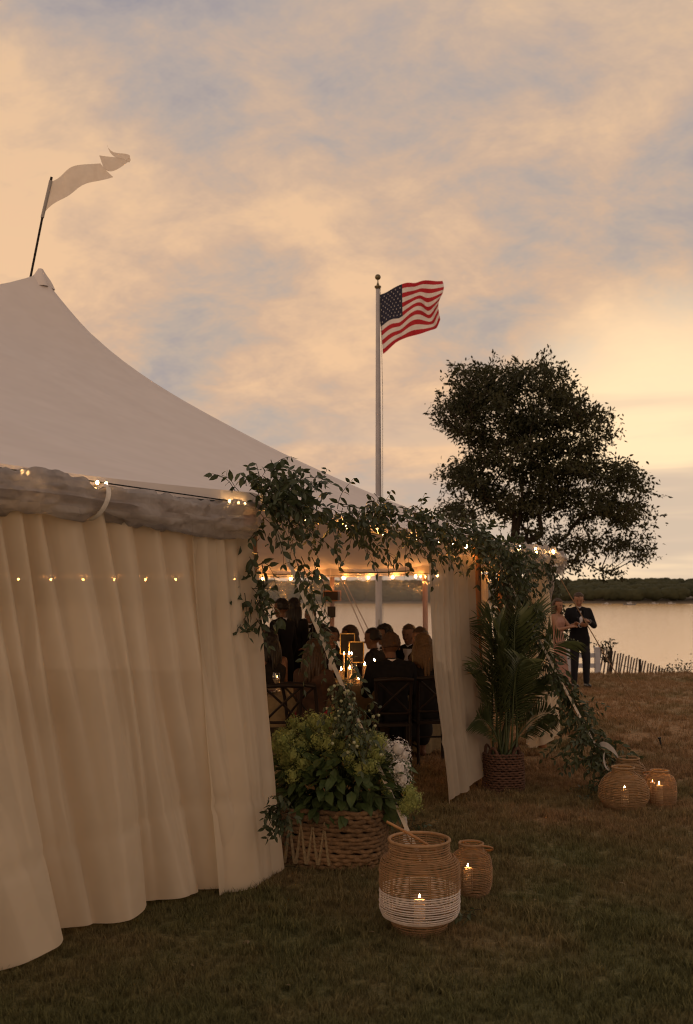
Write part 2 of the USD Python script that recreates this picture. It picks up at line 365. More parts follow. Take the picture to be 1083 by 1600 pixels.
for k in range(2600):
    x = rng.uniform(-620, 700); row = rng.integers(0, 4)
    y = 958 + 30 * noise(np.array([x * .01, 0, 0]), 9) + row * 13
    r = rng.uniform(3.2, 6.0)
    top = 12.5 + 3.2 * row + 5 * noise(np.array([x * .012, 0, 0]), 11) + rng.uniform(-1.0, 1.0)
    v = iv * np.array([r * 1.25, r, r]) * (1 + .7 * (fbm(iv * 2.2 + k * 3.7, 3, 2) - .5))[:, None]
    crowns.append((v + np.array([x, y, -3.3 + top - r]), if_))
solo("far_wood", join([c for c in crowns if c]), M["wood_far"], "dark wooded hills along the far side of the bay", "woodland", kind="stuff", smooth=True)

# boats moored near the far shore
def boat(px, py, Y, L, label, m, mast):
    c = W(px, py, Y); c[2] = -3.25
    t = Thing("moored_boat", label, "boat", c, "boats moored off the far shore")
    s = np.linspace(-1, 1, 13)
    w = .17 * L * np.clip(1 - np.abs(s) ** 2.6, .02, 1) ** .7
    keel = np.stack([s * L / 2 * .9, w * 0, s * 0 - .25], -1)
    dk = lambda k: np.stack([s * L / 2, k * w, .055 * L + .05 * L * s ** 2], -1)
    t.add("hull", join([grid(np.stack([dk(-1), keel, dk(1)], 1)), grid(np.stack([dk(1), dk(-1)], 1))]), m, local=True, smooth=30)
    cab = t.add("cabin", join([box(-.02 * L, 0, .12 * L, .34 * L, .19 * L, .11 * L), box(.05 * L, 0, .20 * L, .16 * L, .15 * L, .05 * L)]), M["hull"], local=True)
    t.add("window_strip", box(.05 * L, 0, .165 * L, .28 * L, .195 * L, .03 * L), M["eye"], parent=cab, local=True)
    if False:
        t.add("mast", tube([(0, 0, .1 * L), (0, 0, 1.15 * L)], .09, 6), M["paint"], local=True)
boat(948, 944, 820, 8, "small pale boat moored just right of the man in the dark suit", M["hull"], False)
boat(984, 944, 760, 10, "largest blue hulled boat out on the water", M["hullb"], True)
boat(1022, 943, 860, 8, "small white boat between the blue boat and the photo's right edge", M["hull"], True)
boat(1048, 943, 840, 9, "white cabin boat farthest right on the water", M["hull"], False)

# grass blades near the camera
def tuft(seed):
    r = np.random.default_rng(seed); k = 16
    p = np.c_[r.normal(0, .016, (k, 2)), np.zeros(k)]
    a = r.uniform(0, 2 * PI, k); h = r.uniform(.018, .046, k); lean = r.uniform(.2, 1.1, k) * h
    side = np.stack([-np.sin(a), np.cos(a), a * 0], -1) * r.uniform(.0012, .0022, k)[:, None]
    mid = p + np.stack([np.cos(a) * lean * .35, np.sin(a) * lean * .35, h * .6], -1)
    tip = p + np.stack([np.cos(a) * lean, np.sin(a) * lean, h], -1)
    V = np.stack([p - side, p + side, mid - side * .8, mid + side * .8, tip], 1)
    T = np.array([[0, 1, 3], [0, 3, 2], [2, 3, 4]])
    return V.reshape(-1, 3), (np.arange(k)[:, None, None] * 5 + T[None]).reshape(-1, 3)
pi_ = UsdGeom.PointInstancer.Define(stage, "/World/grass")
keys(pi_.GetPrim(), "short mown grass, green near the camera and dry brown farther off", "grass", None, "stuff")
protos = []
for k in range(5):
    usdkit.mesh(stage, f"/World/grass/tuft_{k:03d}" if k else "/World/grass/tuft", tuft(50 + k), M["blade"]); protos.append(f"/World/grass/tuft_{k:03d}" if k else "/World/grass/tuft")
pts = []
for (y0, y1, dens) in ((2.9, 6.5, 1500), (6.5, 10.5, 800), (10.5, 24, 170)):
    k = int(dens * (y1 - y0) * (y1 * .4 + .9) * 1.4)
    yy = rng.uniform(y0, y1, k); xx = rng.uniform(-y1 * .40 - .4, y1 * .40 + .5, k)
    ok = (np.abs(xx) < yy * .39 + .35)
    ok &= (yy > 15) | ~((-.6 + .491 * (yy - 6.2) / .871 - xx) > 1.6)            # deep inside the tent nothing of it shows
    pts.append(np.stack([xx[ok], yy[ok], ground_z(xx[ok], yy[ok])], -1))
pts = np.vstack(pts); k = len(pts)
dry = fbm(np.c_[pts[:, :2] * 1.6, np.zeros(k)], 3, 31)
keep = rng.uniform(size=k) < .45 + 1.1 * (dry - .25); pts = pts[keep]; k = len(pts)
sc = rng.uniform(.6, 1.25, k) * np.where(pts[:, 1] > 10, 1.35, 1.0) * np.where(pts[:, 1] > 6.5, 1.2, 1.0)
cl_ = np.vstack([np.c_[rng.uniform(-.6, 4, 260), rng.uniform(3.3, 13, 260)]])       # longer clumps the mower missed
cl_ = np.repeat(cl_, 9, 0) + rng.normal(0, .035, (2340, 2)); rg_ = []
for (cx_, cy_, rr_) in ((.37, 5.1, .16), (.71, 5.75, .13), (2.2, 7.95, .17), (2.55, 8.1, .14), (1.35, 8.75, .2), (-.08, 6.05, .36)):
    a_ = rng.uniform(0, 2 * PI, 90); rg_.append(np.c_[cx_ + np.cos(a_) * rr_ * rng.uniform(.95, 1.25, 90), cy_ + np.sin(a_) * rr_ * rng.uniform(.95, 1.25, 90)])
cl_ = np.vstack([cl_] + rg_)
pts = np.vstack([pts, np.c_[cl_, ground_z(cl_[:, 0], cl_[:, 1])]]); sc = np.r_[sc, np.r_[rng.uniform(1.2, 2.1, 2340), rng.uniform(.5, 1.0, len(cl_) - 2340)]]; k = len(pts)
th = rng.uniform(0, 2 * PI, k)
pi_.CreatePrototypesRel().SetTargets([Sdf.Path(p) for p in protos])
pi_.CreateProtoIndicesAttr(Vt.IntArray.FromNumpy(rng.integers(0, 5, k).astype(np.int32)))
pi_.CreatePositionsAttr(Vt.Vec3fArray.FromNumpy(pts.astype(np.float32)))
pi_.CreateScalesAttr(Vt.Vec3fArray.FromNumpy(np.repeat(sc[:, None], 3, 1).astype(np.float32)))
pi_.CreateOrientationsAttr(Vt.QuathArray([Gf.Quath(float(math.cos(a / 2)), 0, 0, float(math.sin(a / 2))) for a in th]))

# ------------------------------------------------------------------ the tent
A = np.array([-.60, 6.2]); DIR = unit([.49, .87]); IN = np.array([-DIR[1], DIR[0]]); OUT = -IN
R_END, ZE, ZP = 6.76, 2.26, 6.20
def ze(s): return float(np.interp(s, [0, 4.6], [2.345, 2.26]))
def on(s, n=0.0, z=0.0):
    q = A + DIR * s + OUT * n; return np.array([q[0], q[1], z])
PK = A + DIR * 4.56 + IN * R_END                # end peak
def rim(a):                                     # a: 0 at the near side, 90 deg at the far end
    return PK + R_END * (DIR * math.sin(a) + OUT * math.cos(a))
def angle_at(px, lo, hi):
    for _ in range(60):
        mid = (lo + hi) / 2; q = rim(mid)
        if (q[0] / q[1]) * F + 541.5 > px: lo = mid
        else: hi = mid
    return lo
aC = math.radians(14); aE1 = angle_at(781, .6, 1.3); aE2 = angle_at(664, .9, 1.7); aE3 = angle_at(519, 1.2, 2.2); aE4 = angle_at(400, 1.5, 2.6)
posts = [on(-7.46)[:2], on(-3.73)[:2], A, on(3.73)[:2], rim(aC), rim(aE1), rim(aE2), rim(aE3), rim(aE4), rim(PI)]
posts += [A + DIR * s + IN * 2 * R_END for s in (1.0, -3.0, -7.46)]
posts = np.array(posts)
prof_t = np.array([0, .03, .10, .22, .45, .6, .75, .9, 1.0]); prof_z = np.array([1, .935, .80, .63, .395, .265, .15, .052, 0.0])
from scipy.interpolate import PchipInterpolator
prof = PchipInterpolator(prof_t, prof_z)
tt = np.concatenate([np.linspace(0, .12, 7), np.linspace(.16, 1, 26)])
rows, eave = [], []
for i in range(len(posts) - 1):
    for u in np.linspace(0, 1, 14, endpoint=(i == len(posts) - 2)):
        q = posts[i] * (1 - u) + posts[i + 1] * u
        rel = q - PK; along = rel @ DIR
        sc_ = math.sin(PI * u)
        inner = PK + DIR * min(along, 0)
        q = q + unit(inner - q) * .10 * sc_
        zev = ze((q - A) @ DIR if (q - PK) @ OUT > 0 else 9) - .035 * sc_
        d = -min(along, 0)
        zi = 4.9 + 1.3 * math.exp(-d / 2.2)
        w = min(d / 2.2, 1)
        f_ = prof(tt) * (1 - w) + w * ((1 - tt) ** 1.25)
        z = zev + (zi - zev) * f_
        xy = inner[None] * (1 - tt[:, None]) + q[None] * tt[:, None]
        rows.append(np.c_[xy, z]); eave.append(np.r_[q, zev])
eave = np.array(eave)
tent = Thing("sailcloth_tent", "large pale sailcloth party tent with a swooping peaked roof", "tent", (A[0], A[1], 0))
roofp = tent.add("roof", grid(np.array(rows)), M["roof"], smooth=True)
band = np.stack([eave + [0, 0, .006], eave - [0, 0, .07]], 1)
outw = np.r_[[unit(np.r_[e[:2] - PK - DIR * min((e[:2] - PK) @ DIR, 0), 0]) for e in eave]]
tent.add("edge_band", grid(np.stack([eave + outw * .012 + [0, 0, .015], eave + outw * .016 - [0, 0, .055]], 1)), M["roof"], smooth=True)
tent.add("edge_rope", tube(eave + outw * .02 - [0, 0, .062], .012, 6), M["wire"], smooth=True)
for q in posts[1:]:
    tent.add("side_post", tube([(q[0], q[1], -.05), (q[0], q[1], ZE - .01)], .045, 14), M["wood"], smooth=40)
tent.add("centre_pole", tube([(PK[0], PK[1], -.05), (PK[0], PK[1], ZP - .05)], .075, 14), M["wood"], smooth=40)
# the peak's cap of gathered cloth
cap = []
for k in range(24):
    a = k / 24 * 2 * PI
    cap.append([[PK[0] + r * math.cos(a) * (1 + .14 * math.sin(a * 5)), PK[1] + r * math.sin(a) * (1 + .10 * math.sin(a * 5)), z] for r, z in ((.03, ZP + .06), (.045, ZP + .03), (.08, ZP - .03), (.12, ZP - .09), (.155, ZP - .16), (.18, ZP - .22))])
cap.append(cap[0])
tent.add("peak_cap", grid(np.array(cap)), M["roof"], smooth=True)

# valance along the far eave
va = np.concatenate([np.linspace(aC + .12, PI, 120)])
vp = [rim(a) for a in va] + [A + DIR * x + IN * 2 * R_END for x in np.linspace(4.4, -7, 50)]
VP = []
for i, q in enumerate(vp):
    w_ = unit((PK if i < 120 else q + OUT) - q) * (.055 + .012 * math.sin(i * 1.9))
    VP.append([[q[0] + w_[0], q[1] + w_[1], ZE + .004], [q[0] + w_[0] * 1.1, q[1] + w_[1] * 1.1, ZE - .08], [q[0] + w_[0], q[1] + w_[1], ZE - .150 - .012 * abs(math.sin(i * .32))]])
tent.add("valance", grid(np.array(VP)), M["roof"], smooth=True)
# clear walls between the far posts
def pane(p0, p1, label):
    u = np.linspace(0, 1, 24); z = np.linspace(.03, ZE - .01, 10)
    q = p0[None] * (1 - u[:, None]) + p1[None] * u[:, None]
    n = unit(np.r_[-(p1 - p0)[1], (p1 - p0)[0]])
    Pz = np.zeros((24, 10, 3))
    for i in range(24):
        for j in range(10):
            o = .03 * (noise(np.array([u[i] * 7, z[j] * 2.1, p0[0]]), 4) - .5) + .06
            inn = unit(PK - q[i]) * o
            Pz[i, j] = (q[i][0] + inn[0], q[i][1] + inn[1], z[j])
    solo("clear_wall", grid(Pz), M["pane"], label, "clear wall", "clear plastic walls at the back of the tent", smooth=True)
pane(rim(aE1), rim(aE2), "clear plastic tent wall right of the far post, behind the right hand guests")
pane(rim(aE2), rim(aE3), "clear plastic tent wall in the middle, with the flagpole showing through it")
pane(rim(aE3), rim(aE4), "clear plastic tent wall behind the standing guests at the left")
pane(rim(aE4), rim(PI), "clear plastic tent wall hidden mostly by the long ivory curtain")

# rolled up clear side walls under the eave
def roll(s0, s1, label, sag, seed, rad=(.075, .088), end=None):
    n, m = 260, 36
    s = np.linspace(s0, s1, n); P = np.zeros((n, m + 1, 3))
    for i in range(n):
        c = on(s[i], .045, ze(s[i]) - .155 - sag * math.sin(PI * (s[i] - s0) / (s1 - s0)) + (.02 * math.sin(s[i] * 2.6)))
        pinch = 1 - .32 * math.exp(-((s[i] + 1.42) / .07) ** 2)
        for j in range(m + 1):
            a = (j % m) / m * 2 * PI
            pt = np.array([s[i] * 3.1 + math.sin(a) * .9, math.cos(a) * 1.5, math.sin(a) * 1.5])
            k = 1 + .75 * (noise(pt * [.8, 1.6, 1.6] + seed, seed) - .5) + .30 * (noise(pt * [.9, 4.5, 4.5] + 9, seed + 1) - .5) + .9 * abs(noise(pt * [2.0, 3.0, 3.0] + 4, seed + 2) - .5) + .55 * abs(noise(np.array([pt[0] * 4.5 + pt[1] * 2.2, pt[1] * 2.4, pt[2] * 2.4 + pt[0]]), seed + 4) - .5) - .15
            c2 = c + np.r_[OUT, 0] * rad[0] * math.cos(a) * k * pinch + np.array([0, 0, rad[1] * math.sin(a) * k * pinch])
            P[i, j] = c2
    t = Thing("rolled_side_wall", label, "rolled wall", on((s0 + s1) / 2, 0, 0), "clear side walls rolled up under the eave")
    t.add("roll", grid(P), M["vinyl"], smooth=True)
    return t
t = roll(-5.5, -.06, "long wrinkled roll of grey clear plastic under the eave above the ivory curtain", .03, 3)
for s in (-1.42, -3.4):
    c = on(s, .05, ze(s) - .165)
    ring = [c + np.r_[OUT, 0] * .080 * math.cos(a) + np.array([0, 0, .098 * math.sin(a)]) + np.r_[DIR, 0] * .045 * math.sin(a) for a in np.linspace(0, 2 * PI, 28, endpoint=False)]
    d_ = np.r_[DIR, 0] * .017
    t.add("tie_strap", grid(np.stack([np.array(ring + ring[:1]) - d_, np.array(ring + ring[:1]) + d_], 1)), M["strap"], smooth=True)
t = roll(4.35, 6.05, "short crumpled roll of clear plastic glowing under the tent's right hand corner", -.02, 5, (.12, .12))
# its loose end hangs down at the corner
cq = rim(aC); e0 = np.array([cq[0] + .05, cq[1] - .02, ZE - .1]); u = np.linspace(0, 1, 16); a = np.linspace(0, 2 * PI, 15)
P = np.array([[e0 + np.array([.05 * math.sin(k * 2.5), 0, -.52 * k]) + (.085 * (1 - .55 * k)) * (1 + .25 * math.sin(b * 3 + k * 6)) * np.array([math.cos(b), math.sin(b), 0]) for b in a] for k in u])
t.add("loose_end", grid(P), M["vinyl"], smooth=True)

# ------------------------------------------------------------------ curtains
def curtain(name, label, s0, s1, ztop, zbot, nw, shift, amp, seed, mat, group, swing=.0, ns=200, nz=44, bottom=None):
    """Gathered cloth hung along the eave: narrow pleats at the top that open into broad folds below."""
    s = np.linspace(s0, s1, ns); v = np.linspace(0, 1, nz) ** .9
    S, V = np.meshgrid(s, v, indexing="ij")
    n1 = noise(np.stack([S * 1.3, S * 0, S * 0], -1), seed) * 13 + 3 * noise(np.stack([S * 4.1, S * 0, S * 0], -1), seed + 9)
    ph = S * nw * 2 * PI + n1
    cusp = lambda x: 2 * np.abs(np.sin(x / 2)) ** .8 - 1
    open_ = V ** 1.05
    ph2 = ph * .47 + 1.6 * noise(np.stack([S * 1.3, V * .7, S * 0], -1), seed + 1) * 2
    ph3 = ph * .19 + 1.2 * noise(np.stack([S * .8, V * .9, S * 0], -1), seed + 6) * 3
    fine = cusp(ph + .5 * np.sin(ph2))
    big = .50 * cusp(ph2) * np.clip(2.2 * noise(np.stack([S * 1.2, V * .8, S * 0], -1), seed + 11) - .2, .15, 1.4) + .65 * np.sin(ph3)
    mod = np.clip(-.25 + 2.2 * noise(np.stack([S * 1.9, V * 1.1, S * 0], -1), seed + 7), .08, 1.6)
    off = amp[0] * mod * fine * (1 - .75 * open_) + amp[1] * (.15 + .85 * open_) * big * (.6 + .8 * noise(np.stack([S * 1.1, V * .5, S * 0], -1), seed + 8)) + swing * open_ ** 1.5
    off -= .16 * open_ * np.clip((-1.0 - S) / 1.2, 0, 1)
    off += .020 * (fbm(np.stack([S * 5 - V * 1.2, V * 2.2, S * 0], -1), 3, seed + 13) - .5) - .012 * np.exp(-((V - .78 - .02 * np.sin(S * 2)) / .012) ** 2)
    off += .04 * open_ * (noise(np.stack([S * 3, V * 2.5, S * 0], -1), seed + 2) - .5)
    ss = S + shift * (.75 + .5 * noise(np.stack([S * .9, V * 0, S * 0], -1), seed + 3)) * V + .30 * amp[1] * np.cos(ph2 * .5) * open_
    zb = zbot if bottom is None else bottom(S)
    Z = ztop + (zb - ztop) * V
    Pn = np.zeros(S.shape + (3,))
    Pn[..., 0] = A[0] + DIR[0] * ss + OUT[0] * (off + .02)
    Pn[..., 1] = A[1] + DIR[1] * ss + OUT[1] * (off + .02)
    Pn[..., 2] = Z
    return solo(name, grid(Pn), mat, label, "curtain", group, smooth=True)
zl = lambda S: .012 + .035 * noise(np.stack([S * 2.3, S * 0, S * 0], -1), 22)
curtain("ivory_curtain", "long sheer ivory curtain filling the left side of the photo down to the grass", -5.6, -.42, 2.345 - .20, .02, 4.6, .70, (.024, .115), 5, M["curtain"], None, -.05, 420, 50, zl)
curtain("ivory_curtain", "narrow ivory curtain panel beside the greenery covered post, right edge of the left drape", -.62, .02, 2.345 - .20, .02, 6.6, .27, (.020, .05), 12, M["curtain"], None, .09, 90, 40, zl)
# hem spilling on the grass at the right edge of the left drape
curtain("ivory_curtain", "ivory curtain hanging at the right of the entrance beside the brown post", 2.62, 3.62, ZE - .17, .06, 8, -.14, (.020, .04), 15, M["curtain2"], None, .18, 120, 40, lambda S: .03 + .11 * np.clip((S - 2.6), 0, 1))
def bundle(name, label, c, ztop, zbot, r0, r1, seed, mat, lean):
    u = np.linspace(0, 1, 30); th = np.linspace(0, 2 * PI, 49)
    P = np.zeros((30, 49, 3))
    for i, k in enumerate(u):
        rr = (r0 * (1 - k) + r1 * k)
        for j, b in enumerate(th):
            f_ = 1 + .20 * math.sin(b * 7 + seed) + .10 * math.sin(b * 4 + seed * 2 + k * 2)
            P[i, j] = (c[0] + lean[0] * k + rr * f_ * math.cos(b), c[1] + lean[1] * k + rr * f_ * math.sin(b) * .75, ztop + (zbot - ztop) * k + (.10 * k * math.cos(b + 1)) * (k > .5))
    solo(name, grid(P), mat, label, "curtain", None, smooth=True)
cB = on(3.73 + .30, -.25)
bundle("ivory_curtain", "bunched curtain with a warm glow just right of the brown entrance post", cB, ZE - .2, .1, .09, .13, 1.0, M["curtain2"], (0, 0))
bundle("ivory_curtain", "white curtain gathered at the tent's right hand corner behind the palm", (cq[0] - .06, cq[1] - .17), ZE - .2, .10, .11, .16, 3.0, M["curtain"], (.02, -.05))
q = rim(aE1)
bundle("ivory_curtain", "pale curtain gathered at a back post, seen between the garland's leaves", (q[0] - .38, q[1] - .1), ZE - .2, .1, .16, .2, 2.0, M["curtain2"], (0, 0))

# ------------------------------------------------------------------ guy ropes
def guy(label, p0, p1, width, mat):
    t = Thing("guy_rope", label, "rope", p1)
    p0, p1 = np.array(p0), np.array(p1)
    u = np.linspace(0, 1, 30)[:, None]
    pts = p0 * (1 - u) + p1 * u - np.array([0, 0, .03]) * np.sin(PI * u)
    side = unit(np.cross(p1 - p0, [0.2, 1.0, 0.1])) * width / 2
    tw = np.array([side * math.cos(.35 * math.sin(k * 9)) + np.array([0, width / 2, 0]) * math.sin(.35 * math.sin(k * 9)) for k in np.linspace(0, 1, 30)])
    if width > .016:
        nrm = unit(np.cross(side, p1 - p0)) * .0015
        P = np.stack([pts - tw + nrm, pts + tw + nrm, pts + tw - nrm, pts - tw - nrm, pts - tw + nrm], 1)
        t.add("strap", grid(P), mat)
    else:
        t.add("strap", tube(pts, width / 2, 7), mat, smooth=True)
    d = unit(p1 - p0) * .5 + np.array([0, 0, -.8]); d = unit(d)
    st = t.add("stake", tube([p1 + d * .12, p1 - d * .10], .012, 8), M["wire"], smooth=40)
    t.add("stake_head", tube([p1 - d * .115, p1 - d * .10], .019, 8), M["wire"], parent=st)
    return t
pA = G(662, 1352); pB = G(974, 1243); pC = G(1034, 1168)
guyA = guy("pale flat guy strap crossing the entrance down to the large two tone lantern", on(.02, .06, ze(0)), pA, .026, M["strap"])
guyB = guy("white guy line wound with greenery, running down to the round lantern", on(3.86, .06, ze(3.86)), pB, .020, M["strap"])
guyC = guy("thin bare guy rope slanting from the tent's right corner past the couple", np.r_[cq + [.07, .0], ZE - .02], pC, .012, M["rope"])
# loose white end of the strap over the large lantern
tail = spline([G(616, 1258, .28), G(628, 1268, .24), G(634, 1290, .17), G(640, 1320, .10)], 14)
tw = np.array([.011, .004, .004])
guyA.add("strap_end", grid(np.stack([tail - tw, tail + tw], 1)), M["strap"], smooth=True)
tq = [W(934, 1166, 8.95), W(946, 1164, 8.85), W(958, 1172, 8.8), W(966, 1184, 8.8)]
tail = spline(tq, 14); tw = np.array([[.002 + .004 * math.sin(PI * k), .010 * math.sin(PI * k), .022 * math.sin(PI * k) + .002] for k in np.linspace(.05, .98, 14)])
guyB.add("ribbon", grid(np.stack([tail - tw, tail + tw], 1)), M["ribbon"], smooth=True)
tail = spline([W(958, 1172, 8.8), W(944, 1190, 8.75), W(952, 1204, 8.7), W(962, 1198, 8.75), W(966, 1208, 8.7)], 18)
guyB.add("ribbon", grid(np.stack([tail - [.006, 0, .003], tail + [.006, 0, .003]], 1)), M["ribbon"], smooth=True)
for k, (a_, z) in enumerate(((aE3 - .04, 0), (aE3 + .06, 0))):
    q = rim(aE3); o = unit(q - PK)
    far_end = np.r_[q + o * 1.6 + np.array([.18 * k + .15, 0]), 0.0]
    guy(("thin guy rope outside the back wall, nearer the back post", "second thin guy rope outside the back wall, farther from the back post")[k], np.r_[q + o * .06 + np.array([.05 + .05 * k, 0]), ZE - .02], far_end, .018, M["rope"])

# ------------------------------------------------------------------ pennant on the peak
YP = PK[1]
b0 = W(52, 413, YP); b1 = W(79.5, 282, YP)
t = Thing("pennant", "pale swallow tailed pennant streaming from a thin staff on the tent's peak", "pennant", b0)
b0 = b0 - unit(b1 - b0) * .25
t.add("staff", tube([b0, W(66.5, 338, YP)], .016, 8), M["darkwood"], smooth=True)
t.add("sleeve", tube([W(66, 340, YP), b1], .024, 8), M["ribbon"], smooth=True)
t.add("staff_tip", tube([b1, b1 + unit(b1 - b0) * .05], .018, 8), M["darkwood"])
top = spline([W(79, 284, YP), W(95, 274, YP + .05), W(111, 262, YP + .1), W(130, 256.5, YP + .02), W(158, 255.5, YP - .08)], 30)
bot = spline([W(71, 330, YP), W(92, 313, YP + .03), W(112, 303, YP + .16), W(124, 293, YP + .2), W(150, 283, YP - .02), W(178, 277, YP - .10)], 30)
u = np.linspace(0, 1, 9)[None, :, None]
rip = (.05 * np.sin(np.linspace(0, 11, 30))[:, None] * np.sin(np.linspace(.4, 2.8, 9))[None])[..., None] * np.array([0.2, 1.0, .3])
t.add("cloth", grid(top[:, None] * (1 - u) + bot[:, None] * u + rip), M["pennant"], smooth=True)
top2 = spline([W(156, 244, YP - .02), W(170, 246, YP), W(184, 247.5, YP + .05), W(196, 250, YP + .12)], 20)
bot2 = spline([W(162, 262, YP - .06), W(168, 268, YP - .03), W(184, 266, YP + .04), W(202, 254, YP + .10)], 20)
u = np.linspace(0, 1, 6)[None, :, None]
t.add("tail", grid(top2[:, None] * (1 - u) + bot2[:, None] * u + np.array([0, -.03, 0])), M["pennant"], smooth=True)
top3 = spline([W(196, 250, YP + .12), W(203, 243, YP + .14), W(195, 240, YP + .18), W(184, 239, YP + .2), W(167, 227, YP + .22)], 20)
bot3 = spline([W(202, 254, YP + .10), W(204, 249, YP + .12), W(198, 249, YP + .16), W(186, 248, YP + .19), W(168, 227.5, YP + .22)], 20)
t.add("tail", grid(top3[:, None] * (1 - u) + bot3[:, None] * u), M["pennant"], smooth=True)

# ------------------------------------------------------------------ flagpole and flag
YF = 25.0
pb = np.array([W(594, 980, YF)[0] * 1.0, YF, -2.0]); pt = W(588.6, 452, YF)
xf = (W(594, 980, YF)[0] + pt[0]) / 2
t = Thing("flagpole", "tall white painted flagpole with a ball on top standing behind the tent", "flagpole", (xf, YF, -2.0))
t.add("pole", tube([(xf, YF, -2.2), (xf, YF, 3.0), (xf, YF, pt[2])], [.088, .082, .052], 16), M["metal"], smooth=True)
t.add("truck", lathe([(0, .0), (.05, .0), (.085, .05), (.085, .08), (.04, .10), (.015, .19), (.0, .19)], 16, (xf, YF, pt[2])), M["bronze"], smooth=40)
tc_ = W(588.6, 433, YF); ball = trimesh.creation.icosphere(3, .075); ball.apply_translation((xf, YF, tc_[2])); t.add("ball", ball, M["bronze"], smooth=True)
t.add("ball_stem", tube([(xf, YF, pt[2] + .15), (xf, YF, tc_[2])], .014, 6), M["bronze"])
t.add("halyard", tube([(xf + .06, YF - .06, pt[2]), (xf + .11, YF - .06, pt[2] - 2.6), (xf + .10, YF - .06, .9)], .006, 5), M["wire"])
cl = t.add("cleat", box(xf, YF - .10, 1.1, .03, .04, .16), M["bronze"])
NU, NV = 53, 40
uu = np.linspace(0, 1, NU); vv = np.linspace(0, 1, NV)
ftop = spline([W(590.5, 461, YF), W(606, 455, YF), W(626, 445.5, YF), W(645, 440, YF), W(668, 440, YF), W(688, 438.5, YF)], NU)
fbot = spline([W(598.5, 553, YF), W(611, 543, YF), W(633, 527, YF), W(650, 524, YF), W(673, 516, YF), W(689, 499, YF)], NU)
FP = ftop[:, None] * (1 - vv[None, :, None]) + fbot[:, None] * vv[None, :, None]
UU, VV = np.meshgrid(uu, vv, indexing="ij")
wv = UU * 13 - VV * 4.0
FP[..., 1] += YF * 0 + .13 * UU ** .6 * np.sin(wv) + .05 * np.sin(UU * 23 + VV * 6) * UU
FP[..., 2] += .085 * np.sin(UU * 12.5 - 1 + VV * 2.2) * np.sin(PI * np.clip(VV, 0, 1)) * np.minimum(UU * 3, 1)
FP[..., 0] += .05 * np.cos(wv) * UU
FP[..., 0] += .035 * np.clip((UU - .75) / .25, 0, 1) * np.sin(VV * 7 + .4)
t = Thing("american_flag", "red, white and blue striped flag with stars flying from the pole", "flag", (xf, YF, pt[2] - 1))
from scipy.interpolate import RegularGridInterpolator
fi = RegularGridInterpolator((uu, vv), FP)
def patch(u0, u1, v0, v1, nu, nv):
    a, b = np.meshgrid(np.linspace(u0, u1, nu), np.linspace(v0, v1, nv), indexing="ij")
    return grid(fi(np.stack([a, b], -1)))
for k in range(13):
    v0, v1 = k / 13, (k + 1) / 13
    u0 = .40 if k < 7 else 0.0
    t.add("red_stripe" if k % 2 == 0 else "white_stripe", patch(u0, 1, v0, v1, 34 if u0 else 53, 4), M["red" if k % 2 == 0 else "flagwhite"], smooth=True)
cpath = t.add("canton", patch(0, .40, 0, 7 / 13, 24, 22), M["navy"], smooth=True)
for r_ in range(9):
    for c2 in range(6 if r_ % 2 == 0 else 5):
        cu = .40 * ((c2 * 2 + (1 if r_ % 2 == 0 else 2)) / 12); cv = (r_ + 1) / 10 * 7 / 13
        ring = []
        for k in range(10):
            rr = (.0135, .0056)[k % 2]; a = k * PI / 5 - PI / 2
            ring.append((np.clip(cu + rr * math.cos(a) * .75, 0, 1), np.clip(cv + rr * math.sin(a) * 1.35, 0, 1)))
        q = fi(np.array([(cu, cv)] + ring)); v = np.vstack([q + [0, -.006, 0], q + [0, .006, 0]])
        f = [[0, 1 + k, 1 + (k + 1) % 10] for k in range(10)]
        t.add("star", (v, np.array(f + [[a + 11 for a in x] for x in f])), M["flagwhite"], parent=cpath)

